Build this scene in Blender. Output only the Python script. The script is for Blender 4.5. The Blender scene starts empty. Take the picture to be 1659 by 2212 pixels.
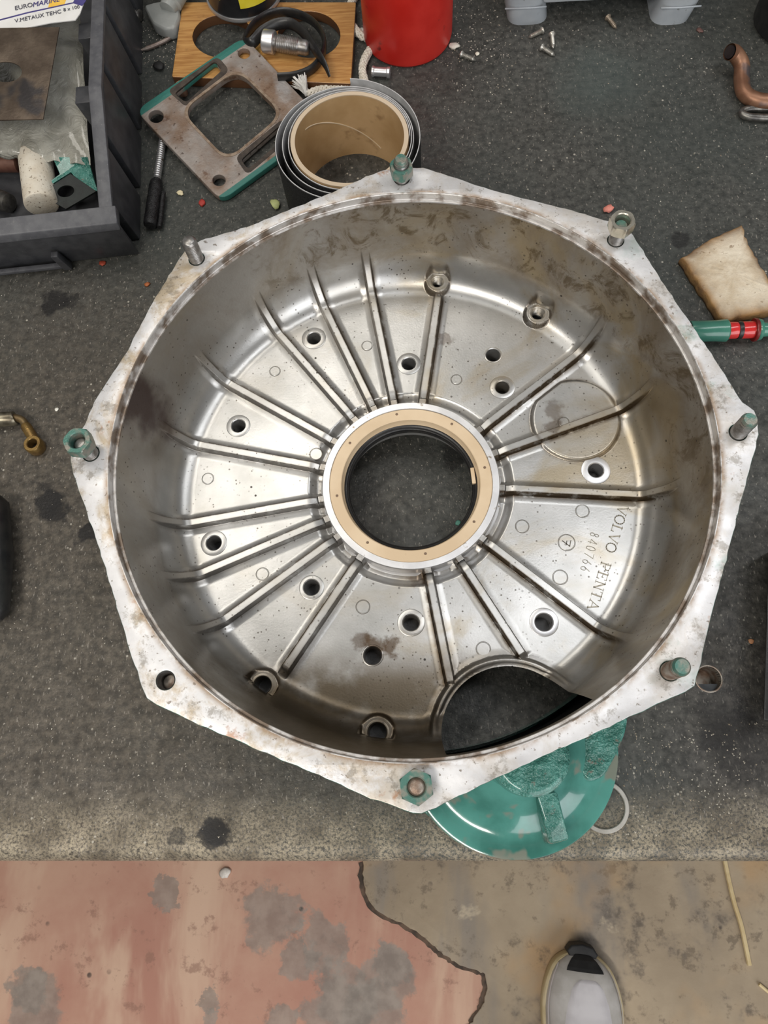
import bpy, bmesh, math, random
import numpy as np
from mathutils import Matrix, Vector
random.seed(7); rng = np.random.default_rng(7)
scene = bpy.context.scene
col = scene.collection

# ------------------------------------------------------------------ camera
HC = 0.552                                  # camera height above the bench top (bench top is z = 0)
RT = np.array((0.9986, -0.00563, -0.05263)); UP = np.array((0.02159, 0.95118, 0.30787)); FW = np.array((-0.04832, 0.30857, -0.94997))
cam = bpy.data.cameras.new('camera'); cam.sensor_fit = 'HORIZONTAL'; cam.sensor_width = 36; cam.lens = 36
cam.clip_start = 0.01
camo = bpy.data.objects.new('camera', cam); col.objects.link(camo)
camo.matrix_world = Matrix(((RT[0], UP[0], -FW[0], 0), (RT[1], UP[1], -FW[1], 0), (RT[2], UP[2], -FW[2], HC), (0, 0, 0, 1)))
scene.camera = camo
# ------------------------------------------------------------------ world, lamps, exposure
world = bpy.data.worlds.new('workshop_air'); scene.world = world; world.use_nodes = True
world.node_tree.nodes['Background'].inputs[0].default_value = (1.0, 0.97, 0.93, 1)
world.node_tree.nodes['Background'].inputs[1].default_value = 0.15
def area(name, loc, target, sx, sy, power, color):
    l = bpy.data.lights.new(name, 'AREA'); l.shape = 'RECTANGLE'; l.size = sx; l.size_y = sy; l.energy = power; l.color = color
    o = bpy.data.objects.new(name, l); col.objects.link(o); o.location = loc
    o.rotation_euler = (Vector(target) - Vector(loc)).to_track_quat('-Z', 'Y').to_euler(); return o
area('workshop_door_daylight', (1.5, -2.3, 1.15), (0, 0.2, 0), 2.6, 2.2, 58, (0.97, 0.98, 1.0))
area('ceiling_tube_lamp', (-0.55, 0.75, 1.75), (-0.1, 0.3, 0), 1.5, 0.22, 9, (1.0, 0.95, 0.87))
area('ceiling_tube_lamp_right', (0.75, 0.55, 1.75), (0.1, 0.2, 0), 0.3, 1.5, 9, (0.97, 0.98, 1.0))
area('added_floor_fill', (-0.7, -0.95, 1.8), (-0.2, -0.5, -0.7), 1.5, 0.25, 26, (1.0, 0.95, 0.88))  # added unseen lamp that brightens the floor
vs = scene.view_settings
vs.view_transform = 'Standard'; vs.look = 'None'; vs.gamma = 1.0; vs.exposure = 0.0; vs.use_curve_mapping = False

# ------------------------------------------------------------------ helpers
F = 1659.0
def at(px, py, z=0.0):                       # a photo pixel, at a known height above the bench
    D = (px-829.5)/F*RT - (py-1106.0)/F*UP + FW
    D = D*((z-HC)/D[2]); return Vector((D[0], D[1], z))
def pxs(pts, z=0.0): return [at(x, y, z) for x, y in pts]
def sm(a, b, x): 
    t = np.clip((x-a)/(b-a), 0, 1); return t*t*(3-2*t)

def new_mat(name): 
    m = bpy.data.materials.new(name); m.use_nodes = True
    n = m.node_tree.nodes; b = n['Principled BSDF']; return m, n, m.node_tree.links, b
class G:                                     # small node graph builder
    def __init__(s, name): s.m, s.n, s.l, s.b = new_mat(name); s._c = {}
    def coord(s, kind='Object'):
        if kind not in s._c: s._c[kind] = s.n.new('ShaderNodeTexCoord').outputs[kind]
        return s._c[kind]
    def put(s, sock, v):
        if hasattr(v, 'is_output'): s.l.new(v, sock)
        elif v is not None: sock.default_value = (v if not isinstance(v, tuple) or len(v) != 3 or sock.type != 'RGBA' else v+(1,))
    def noise(s, scale, detail=4, rough=0.55, dist=0.0, vec=None, stretch=None):
        t = s.n.new('ShaderNodeTexNoise'); t.inputs['Scale'].default_value = scale; t.inputs['Detail'].default_value = detail
        t.inputs['Roughness'].default_value = rough; t.inputs['Distortion'].default_value = dist
        v = vec or s.coord()
        if stretch:
            mp = s.n.new('ShaderNodeMapping'); mp.inputs['Rotation'].default_value = (0, 0, stretch[3] if len(stretch) > 3 else 0)
            mp.inputs['Scale'].default_value = stretch[:3]; s.l.new(v, mp.inputs[0]); v = mp.outputs[0]
        s.l.new(v, t.inputs['Vector']); return t.outputs['Fac']
    def voro(s, scale, feature='F1', out='Distance', rand=1.0):
        t = s.n.new('ShaderNodeTexVoronoi'); t.feature = feature; t.inputs['Scale'].default_value = scale; t.inputs['Randomness'].default_value = rand
        s.l.new(s.coord(), t.inputs['Vector']); return t.outputs[out]
    def ramp(s, fac, a, b, lo=0.0, hi=1.0):
        t = s.n.new('ShaderNodeMapRange'); t.interpolation_type = 'SMOOTHSTEP'
        s.put(t.inputs[0], fac); t.inputs[1].default_value = a; t.inputs[2].default_value = b; t.inputs[3].default_value = 0.0; t.inputs[4].default_value = 1.0
        return t.outputs[0] if (lo, hi) == (0.0, 1.0) else s.math('MULTIPLY_ADD', t.outputs[0], hi-lo, lo)
    def math(s, op, a, b=None, c=None):
        t = s.n.new('ShaderNodeMath'); t.operation = op; s.put(t.inputs[0], a)
        if b is not None: s.put(t.inputs[1], b)
        if c is not None: s.put(t.inputs[2], c)
        return t.outputs[0]
    def mix(s, fac, a, b):
        t = s.n.new('ShaderNodeMix'); t.data_type = 'RGBA'; s.put(t.inputs[0], fac); s.put(t.inputs[6], a); s.put(t.inputs[7], b); return t.outputs[2]
    def sep(s, v=None):
        t = s.n.new('ShaderNodeSeparateXYZ'); s.l.new(v or s.coord(), t.inputs[0]); return t.outputs
    def normal(s):
        g = s.n.new('ShaderNodeNewGeometry'); return s.sep(g.outputs['Normal'])
    def dist2(s, x, y):                      # distance in the object's own xy plane
        X, Y, Z = s.sep(); dx = s.math('SUBTRACT', X, x); dy = s.math('SUBTRACT', Y, y)
        return s.math('SQRT', s.math('ADD', s.math('MULTIPLY', dx, dx), s.math('MULTIPLY', dy, dy)))
    def attr(s, name):
        t = s.n.new('ShaderNodeAttribute'); t.attribute_name = name; return t.outputs['Fac']
    def bump(s, h, strength=0.3, dist=0.001):
        t = s.n.new('ShaderNodeBump'); t.inputs['Strength'].default_value = strength; t.inputs['Distance'].default_value = dist
        s.l.new(h, t.inputs['Height']); s.l.new(t.outputs[0], s.b.inputs['Normal'])
    def out(s, color=None, rough=None, metal=None, **k):
        s.put(s.b.inputs['Base Color'], color); s.put(s.b.inputs['Roughness'], rough); s.put(s.b.inputs['Metallic'], metal)
        for kk, v in k.items(): s.put(s.b.inputs[kk.replace('_', ' ')], v)
        return s.m

def mottled(name, c1, c2, scale=60, rough=0.5, metal=0.0, bump=0.0, spots=None, detail=5, lo=0.35, hi=0.65, bscale=None, **k):
    g = G(name); c = g.mix(g.ramp(g.noise(scale, detail), lo, hi), c1, c2)
    if spots: c = g.mix(g.ramp(g.noise(scale*spots[1], 3, 0.6), spots[2], spots[2]+0.08), c, spots[0])
    if bump: g.bump(g.noise(bscale or scale*8, 4), bump, 0.001)
    return g.out(c, rough, metal, **k)

def link(name, me, mat=None, parent=None, smooth=True):
    o = bpy.data.objects.new(name, me); col.objects.link(o)
    if mat: me.materials.append(mat)
    if smooth: me.polygons.foreach_set('use_smooth', [True]*len(me.polygons))
    if parent: o.parent = parent
    return o
def meshobj(name, v, f, mat=None, parent=None, smooth=False):
    me = bpy.data.meshes.new(name); me.from_pydata([tuple(p) for p in v], [], f); me.update()
    bm = bmesh.new(); bm.from_mesh(me); bmesh.ops.recalc_face_normals(bm, faces=bm.faces); bm.to_mesh(me); bm.free()
    return link(name, me, mat, parent, smooth)
def autosmooth(o, ang=35):
    me = o.data; me.polygons.foreach_set('use_smooth', [True]*len(me.polygons))
    bm = bmesh.new(); bm.from_mesh(me)
    for e in bm.edges:
        if len(e.link_faces) == 2 and e.calc_face_angle(0) > math.radians(ang): e.smooth = False
    bm.to_mesh(me); bm.free(); return o
def tag(o, label=None, cat=None, group=None, kind=None):
    if label: o['label'] = label
    if cat: o['category'] = cat
    if group: o['group'] = group
    if kind: o['kind'] = kind
    return o
def empty(name, loc=(0, 0, 0), rz=0.0):
    o = bpy.data.objects.new(name, None); col.objects.link(o); o.location = loc; o.rotation_euler = (0, 0, rz); o.empty_display_size = 0.01; return o
def lathe_vf(prof, n=64, a0=0.0, a1=2*math.pi, closed=False, center=(0, 0)):
    full = abs(a1-a0-2*math.pi) < 1e-6; m = n if full else n+1
    v = []; f = []
    for i in range(m):
        a = a0+(a1-a0)*i/n; c, s = math.cos(a), math.sin(a)
        for r, z in prof: v.append((center[0]+r*c, center[1]+r*s, z))
    k = len(prof); kk = k if closed else k-1
    for i in range(n):
        i2 = (i+1) % m
        for j in range(kk):
            j2 = (j+1) % k; f.append((i*k+j, i2*k+j, i2*k+j2, i*k+j2))
    return v, f
def lathe(name, prof, mat, parent=None, n=64, ang=35, **k):
    v, f = lathe_vf(prof, n, **k)
    o = meshobj(name, v, f, mat, parent)
    bm = bmesh.new(); bm.from_mesh(o.data); bmesh.ops.remove_doubles(bm, verts=bm.verts, dist=1e-6); bmesh.ops.recalc_face_normals(bm, faces=bm.faces); bm.to_mesh(o.data); bm.free()
    return autosmooth(o, ang)
def smooth_path(pts, n=8):                  # Catmull-Rom
    P = [Vector(p) for p in pts]; P = [P[0]*2-P[1]]+P+[P[-1]*2-P[-2]]; out = []
    for i in range(1, len(P)-2):
        for k in range(n):
            t = k/n; a, b, c, d = P[i-1:i+3]
            out.append(0.5*((2*b)+(c-a)*t+(2*a-5*b+4*c-d)*t*t+(3*b-a-3*c+d)*t**3))
    out.append(P[-2]); return out
def frames(path):
    T = [(path[min(i+1, len(path)-1)]-path[max(i-1, 0)]).normalized() for i in range(len(path))]
    up = Vector((0, 0, 1)) if abs(T[0].z) < 0.9 else Vector((1, 0, 0))
    N = []; n = (up-T[0]*up.dot(T[0])).normalized()
    for t in T:
        n = (n-t*n.dot(t)).normalized(); N.append(n.copy())
    return T, N, [t.cross(n) for t, n in zip(T, N)]
def tube_vf(path, rad, seg=12, caps=True, sx=1.0, sy=1.0):
    path = [Vector(p) for p in path]; T, N, B = frames(path); v = []; f = []
    R = rad if hasattr(rad, '__len__') else [rad]*len(path)
    for p, n, b, r in zip(path, N, B, R):
        for k in range(seg):
            a = 2*math.pi*k/seg; v.append(p+n*(r*sy*math.cos(a))+b*(r*sx*math.sin(a)))
    for i in range(len(path)-1):
        for k in range(seg):
            k2 = (k+1) % seg; f.append((i*seg+k, i*seg+k2, (i+1)*seg+k2, (i+1)*seg+k))
    if caps: f.append(tuple(range(seg))[::-1]); f.append(tuple((len(path)-1)*seg+k for k in range(seg)))
    return v, f
def tube(name, path, rad, mat, parent=None, seg=12, caps=True, ang=40, **k):
    v, f = tube_vf(path, rad, seg, caps, **k); return autosmooth(meshobj(name, v, f, mat, parent), ang)
def plate(name, loops, z0, z1, mat, parent=None, bevel=0.0, xf=None):   # flat plate with holes; loops in xy
    cu = bpy.data.curves.new(name, 'CURVE'); cu.dimensions = '2D'; cu.fill_mode = 'BOTH'
    cu.extrude = (z1-z0)/2-bevel; cu.bevel_depth = bevel; cu.bevel_resolution = 2; cu.offset = -bevel
    for lp in loops:
        sp = cu.splines.new('POLY'); sp.points.add(len(lp)-1); sp.use_cyclic_u = True
        for q, p in zip(sp.points, lp): q.co = (p[0], p[1], 0, 1)
    tmp = bpy.data.objects.new('tmp', cu); col.objects.link(tmp)
    dg = bpy.context.evaluated_depsgraph_get(); dg.update()
    me = bpy.data.meshes.new_from_object(tmp.evaluated_get(dg)); bpy.data.objects.remove(tmp); bpy.data.curves.remove(cu)
    me.transform(Matrix.Translation((0, 0, (z0+z1)/2)))
    if xf: me.transform(xf)
    bm = bmesh.new(); bm.from_mesh(me); bmesh.ops.remove_doubles(bm, verts=bm.verts, dist=1e-6)
    bmesh.ops.recalc_face_normals(bm, faces=bm.faces); bm.to_mesh(me); bm.free()
    me.name = name
    return autosmooth(link(name, me, mat, parent), 30)
def circ(x, y, r, n=48): return [(x+r*math.cos(2*math.pi*i/n), y+r*math.sin(2*math.pi*i/n)) for i in range(n)]
def roundpoly(pts, r, n=6):                 # round the corners of a polygon
    out = []; P = [Vector((p[0], p[1])) for p in pts]
    for i, p in enumerate(P):
        a = (P[i-1]-p); b = (P[(i+1) % len(P)]-p); rr = min(r, a.length*.48, b.length*.48)
        s = p+a.normalized()*rr; e = p+b.normalized()*rr
        for k in range(n+1):
            t = k/n; q = s*(1-t)**2+p*2*t*(1-t)+e*t*t; out.append((q.x, q.y))
    return out
def box_vf(x0, x1, y0, y1, z0, z1):
    return [(x0, y0, z0), (x1, y0, z0), (x1, y1, z0), (x0, y1, z0), (x0, y0, z1), (x1, y0, z1), (x1, y1, z1), (x0, y1, z1)], \
           [(0, 3, 2, 1), (4, 5, 6, 7), (0, 1, 5, 4), (1, 2, 6, 5), (2, 3, 7, 6), (3, 0, 4, 7)]
def join_vf(lst):
    V = []; Fc = []
    for v, f in lst:
        k = len(V); V += list(v); Fc += [tuple(i+k for i in q) for q in f]
    return V, Fc
def hexa(name, corners, mat, parent=None, bevel=0.0):   # 8 corners: 4 bottom, 4 top
    f = [(0, 3, 2, 1), (4, 5, 6, 7), (0, 1, 5, 4), (1, 2, 6, 5), (2, 3, 7, 6), (3, 0, 4, 7)]
    o = meshobj(name, corners, f, mat, parent)
    if bevel: bevel_obj(o, bevel)
    return o
def bevel_obj(o, w, seg=2):
    bm = bmesh.new(); bm.from_mesh(o.data)
    bmesh.ops.bevel(bm, geom=list(bm.edges), offset=w, segments=seg, profile=0.5, affect='EDGES', clamp_overlap=True)
    bm.to_mesh(o.data); bm.free(); return autosmooth(o, 40)
def thread(r, z0, z1, pitch=0.0014, dep=0.0006):        # stepped thread profile for a lathe
    out = []; n = max(1, int((z1-z0)/pitch))
    for i in range(n):
        z = z0+(z1-z0)*i/n; p = (z1-z0)/n
        out += [(r-dep, z), (r, z+p*.35), (r, z+p*.55), (r-dep, z+p*.9)]
    return out
def nut_vf(af, h, rh, n=48, ringpitch=True):
    v = []; rows = []
    def hx(a): return (af/2)/math.cos((a+math.pi/6) % (math.pi/3)-math.pi/6)
    prof = [('h', 0.0), ('c', 0.0), ('x', 0.08), ('x', 0.91), ('c', 1.0), ('t', 1.0), ('h', 0.93)]
    f = []
    for kind, z in prof:
        for i in range(n):
            a = 2*math.pi*i/n
            r = {'h': rh, 't': rh+0.0006, 'c': min(hx(a), af*0.5*1.05), 'x': hx(a)}[kind]
            v.append((r*math.cos(a), r*math.sin(a), z*h))
    for q in range(5): 
        zz = 0.93-0.93*(q+1)/5
        for i in range(n):
            a = 2*math.pi*i/n; rr = rh*(0.93 if q % 2 == 0 else 1.0); v.append((rr*math.cos(a), rr*math.sin(a), max(zz, 0)*h))
    k = len(prof)+5
    for j in range(k-1):
        for i in range(n): f.append((j*n+i, j*n+(i+1) % n, (j+1)*n+(i+1) % n, (j+1)*n+i))
    return v, f

# ------------------------------------------------------------------ materials
def bench_material():
    g = G('bench_oiled_steel')
    X, Y, Z = g.sep()
    base = g.mix(g.ramp(g.noise(170, 6, .7), .3, .70), (0.030, 0.030, 0.027), (0.105, 0.103, 0.092))
    base = g.mix(g.ramp(g.noise(6, 3), .35, .7, 0, .5), base, (0.050, 0.062, 0.058))
    lf = g.math('MULTIPLY', g.ramp(X, .05, -.22), g.ramp(Y, .47, .25))          # brownish, rubbed left half
    base = g.mix(g.math('MULTIPLY', lf, .7), base, g.mix(g.ramp(g.noise(160, 5, .7), .35, .7), (0.048, 0.038, 0.028), (0.155, 0.128, 0.098)))
    rt_ = g.math('MULTIPLY', g.ramp(X, .12, .22), g.ramp(Y, .22, .05))
    base = g.mix(g.math('MULTIPLY', rt_, .7), base, g.mix(g.ramp(g.noise(170, 5, .7), .35, .7), (0.032, 0.027, 0.024), (0.105, 0.092, 0.080)))
    edge = g.math('MULTIPLY', g.ramp(Y, -.012, -.052), g.ramp(g.noise(520, 4, .75), .36, .60))
    base = g.mix(g.math('MULTIPLY', edge, .85), base, g.mix(g.ramp(g.noise(40, 3), .35, .65), (0.20, 0.165, 0.115), (0.42, 0.36, 0.26)))
    sp = g.ramp(g.noise(620, 2, .5, stretch=(1, .4, 1, .7)), .62, .71)          # fine light scratches and specks
    base = g.mix(g.math('MULTIPLY', sp, .55), base, (0.34, 0.31, 0.27))
    sp2 = g.math('MULTIPLY', g.ramp(g.voro(150), .16, .10), g.ramp(g.noise(25, 3), .52, .64))
    base = g.mix(g.math('MULTIPLY', sp2, .8), base, (0.50, 0.47, 0.40))
    for (px, py, r, s) in ((120, 652, .014, .9), (108, 1082, .013, .95), (128, 1100, .010, .9), (188, 1148, .010, .95), (95, 1050, .008, .7), (475, 1788, .011, .95), (455, 1812, .007, .8), (1600, 1610, .028, .55), (1560, 1560, .022, .5), (150, 655, .008, .7), (1470, 520, .010, .7), (1620, 1500, .02, .4), (390, 1800, .006, .6), (985, 985, .012, .6)):
        p = at(px, py); d = g.math('ADD', g.dist2(p.x, p.y), g.math('MULTIPLY', g.math('SUBTRACT', g.noise(70, 4), .5), .028))
        base = g.mix(g.math('MULTIPLY', g.ramp(d, r*1.05, r*.65), s), base, (0.010, 0.009, 0.009))
    p = at(1290, 170); base = g.mix(g.ramp(g.math('ADD', g.dist2(p.x, p.y), g.math('MULTIPLY', g.noise(40, 4), .05)), .09, .03, 0, .4), base, (0.085, 0.115, 0.108))
    rough = g.ramp(g.noise(35, 4), .3, .7, .42, .68)
    g.bump(g.noise(420, 4, .6), .35, .0012)
    return g.out(base, rough, 0.25)
M = {}
M['bench'] = bench_material()
def alu_material():                          # cast aluminium, oil-stained
    g = G('cast_aluminium')
    c = g.mix(g.ramp(g.noise(22, 5, .6), .3, .7), (0.41, 0.408, 0.395), (0.545, 0.542, 0.53))
    X, Y, Z = g.sep()
    r = g.math('SQRT', g.math('ADD', g.math('MULTIPLY', X, X), g.math('MULTIPLY', Y, Y)))
    # brown oil film, strongest high on the wall and on the right half
    film = g.math('MULTIPLY', g.ramp(g.noise(16, 6, .65, .5), .36, .66), g.ramp(Z, -.071, -.045))
    bias = g.ramp(g.math('ADD', X, Y), -.10, .12, .45, 1.0)
    c = g.mix(g.math('MULTIPLY', g.math('MULTIPLY', film, bias), .9), c, (0.17, 0.120, 0.066))
    c = g.mix(g.math('MULTIPLY', g.ramp(Z, -.064, -.046), .55), c, (0.27, 0.235, 0.19))
    fl = g.math('MULTIPLY', g.ramp(g.noise(13, 5, .6, .8), .45, .66), g.ramp(X, -.08, .06, .25, 1.0))
    c = g.mix(g.math('MULTIPLY', fl, .75), c, (0.36, 0.285, 0.17))
    sme = g.math('MULTIPLY', g.ramp(g.noise(34, 7, .72, 1.6), .50, .64), g.math('MULTIPLY', g.ramp(g.math('ADD', g.math('MULTIPLY', X, .6), Y), .03, .14), g.ramp(Z, -.058, -.040)))
    c = g.mix(g.math('MULTIPLY', sme, .75), c, (0.115, 0.078, 0.036))
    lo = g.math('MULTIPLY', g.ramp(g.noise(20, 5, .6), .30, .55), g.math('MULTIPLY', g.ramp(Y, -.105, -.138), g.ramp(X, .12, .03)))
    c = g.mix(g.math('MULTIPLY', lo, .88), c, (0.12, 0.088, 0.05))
    nw = g.math('MULTIPLY', g.ramp(Y, -.125, -.155), g.ramp(g.noise(24, 5, .6), .25, .5, .5, 1.0))  # near wall's shade painted in, together with brown oily deposit
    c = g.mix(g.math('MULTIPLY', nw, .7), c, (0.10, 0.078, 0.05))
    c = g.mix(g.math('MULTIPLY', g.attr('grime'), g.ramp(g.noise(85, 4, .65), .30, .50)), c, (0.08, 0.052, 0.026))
    for (px, py, rr, s) in ((812, 1392, .010, .85), (845, 1400, .008, .8), (780, 1385, .007, .6), (1195, 890, .010, .5), (900, 1245, .010, .6), (1190, 925, .007, .55), (965, 735, .006, .5)):
        p = at(px, py, .043); p = p-CTR
        d = g.math('ADD', g.dist2(p.x, p.y), g.math('MULTIPLY', g.math('SUBTRACT', g.noise(120, 4), .5), .020))
        c = g.mix(g.math('MULTIPLY', g.ramp(d, rr, rr*.4), s), c, (0.09, 0.052, 0.024))
    p = at(265, 880, .09)-CTR                 # red-brown oil run on the left wall
    d = g.math('ADD', g.dist2(p.x, p.y), g.math('MULTIPLY', g.math('SUBTRACT', g.noise(60, 3), .5), .02))
    c = g.mix(g.ramp(d, .034, .018, 0, .85), c, (0.050, 0.024, 0.020))
    pit = g.math('MULTIPLY', g.ramp(g.voro(300), .24, .14), g.math('MULTIPLY', g.ramp(g.noise(26, 3), .40, .58), g.ramp(g.noise(260, 2), .46, .54)))
    c = g.mix(g.math('MULTIPLY', pit, .8), c, (0.07, 0.055, 0.04))
    pit2 = g.ramp(g.voro(95), .10, .06); pit2 = g.math('MULTIPLY', pit2, g.ramp(g.noise(18, 2), .56, .66))
    c = g.mix(pit2, c, (0.05, 0.045, 0.04))
    rough = g.math('MULTIPLY_ADD', film, .14, g.math('MULTIPLY_ADD', g.noise(30, 4), .12, .26))
    g.bump(g.noise(700, 4, .6), .10, .0006)
    return g.out(c, rough, 0.82)
CTR = Vector((-0.00698, 0.18409, 0.12))      # middle of the housing's top face
def flange_material():
    g = G('machined_flange_and_green_paint')
    c = g.mix(g.ramp(g.noise(40, 5), .3, .7), (0.64, 0.635, 0.64), (0.80, 0.795, 0.80))
    X, Y, Z = g.sep()
    st = g.math('MULTIPLY', g.ramp(g.noise(28, 6, .7, .4), .44, .64), g.ramp(X, .06, -.10, .35, 1.0))
    c = g.mix(g.math('MULTIPLY', st, .75), c, (0.40, 0.29, 0.14))
    c = g.mix(g.math('MULTIPLY', g.ramp(g.noise(55, 6, .75), .54, .64), .6), c, (0.20, 0.17, 0.13))
    c = g.mix(g.math('MULTIPLY', g.math('MULTIPLY', g.ramp(g.noise(24, 5, .7), .52, .66), g.ramp(X, .10, .19)), .6), c, (0.30, 0.44, 0.38))
    c = g.mix(g.math('MULTIPLY', g.ramp(g.noise(33, 5, .7), .61, .70), .75), c, (0.42, 0.20, 0.09))
    rr_ = g.math('SQRT', g.math('ADD', g.math('MULTIPLY', X, X), g.math('MULTIPLY', Y, Y)))
    c = g.mix(g.math('MULTIPLY', g.ramp(rr_, .1895, .1852), g.ramp(g.noise(45, 5, .7), .34, .60, 0, .85)), c, (0.30, 0.19, 0.10))
    c = g.mix(g.math('MULTIPLY', g.ramp(g.noise(300, 3, .6), .62, .70), .75), c, (0.16, 0.12, 0.08))
    side = g.math('MULTIPLY', g.ramp(g.normal()[2], .93, .80), g.ramp(g.math('SQRT', g.math('ADD', g.math('MULTIPLY', X, X), g.math('MULTIPLY', Y, Y))), .188, .190))
    paint = g.mix(g.ramp(g.noise(110, 4), .35, .65), (0.035, 0.16, 0.125), (0.10, 0.13, 0.105))
    c = g.mix(side, c, paint)
    g.bump(g.noise(260, 5, .65), .16, .0008)
    return g.out(c, g.ramp(g.noise(60, 4), .3, .7, .34, .5), g.math('MULTIPLY', g.math('SUBTRACT', 1.0, side), .40))
M['alu'] = alu_material(); M['flange'] = flange_material()
M['silver'] = mottled('bright_turned_aluminium', (0.62, 0.62, 0.63), (0.74, 0.74, 0.75), 60, .34, .85, spots=((0.25, .2, .14), 2, .64))
M['ledge'] = mottled('dirty_counterbore', (0.62, 0.60, 0.58), (0.22, 0.17, 0.13), 70, .4, .7, .3, lo=.42, hi=.62)
def thick_paint():
    g = G('thick_green_engine_paint'); c = g.mix(g.ramp(g.noise(60, 5), .32, .66), (0.030, 0.140, 0.110), (0.075, 0.26, 0.215))
    c = g.mix(g.ramp(g.noise(80, 4, .6), .60, .67), c, (0.15, .14, .11)); g.bump(g.noise(120, 4, .6), 1.0, .006); return g.out(c, .17, 0, Coat_Weight=.6)
M['teal'] = thick_paint()
M['teal_smooth'] = mottled('green_engine_paint', (0.035, 0.155, 0.125), (0.085, 0.29, 0.245), 22, .16, .0, .10, spots=((0.19, .21, .17), 1.6, .575), lo=.3, hi=.62, bscale=60, Coat_Weight=.6)
M['nutteal'] = mottled('green_paint_on_steel', (0.075, 0.19, 0.155), (0.27, 0.25, 0.21), 130, .36, .35, .2, lo=.40, hi=.62)
M['nutsteel'] = mottled('zinc_steel_nut', (0.56, 0.53, 0.45), (0.40, 0.38, 0.32), 110, .3, .8, .1, spots=((0.07, .2, .15), 1, .60))
M['steel'] = mottled('dull_steel_thread', (0.42, 0.41, 0.40), (0.26, 0.24, 0.22), 200, .36, .85, .1)
M['darksteel'] = mottled('dark_oily_steel', (0.10, 0.095, 0.09), (0.22, 0.21, 0.19), 150, .38, .8, .1)
M['rusty_stud'] = mottled('rusty_stud', (0.22, 0.15, 0.11), (0.40, 0.36, 0.31), 160, .42, .6, .2)
M['cream'] = mottled('cream_seal_ring', (0.66, 0.50, 0.32), (0.74, 0.58, 0.39), 30, .42, .0, .0, spots=((0.34, .21, .10), 2.2, .68))
M['rubber'] = mottled('black_rubber', (0.012, 0.012, 0.013), (0.022, 0.021, 0.02), 90, .35, .0, .1)
M['pin'] = mottled('brown_pin', (0.16, 0.10, 0.06), (0.24, .16, .1), 400, .5)
M['oil'] = mottled('groove_line', (0.07, 0.06, 0.045), (0.16, 0.14, 0.11), 500, .5, .3)
M['binplastic'] = mottled('dark_grey_plastic', (0.040, 0.041, 0.046), (0.062, 0.063, 0.068), 80, .42, .0, .12, spots=((0.11, .11, .11), 4, .68))
M['binrim'] = mottled('scuffed_grey_plastic', (0.075, 0.076, 0.085), (0.105, 0.106, 0.114), 120, .45, .0, .12, spots=((0.17, .17, .17), 4, .66))

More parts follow.
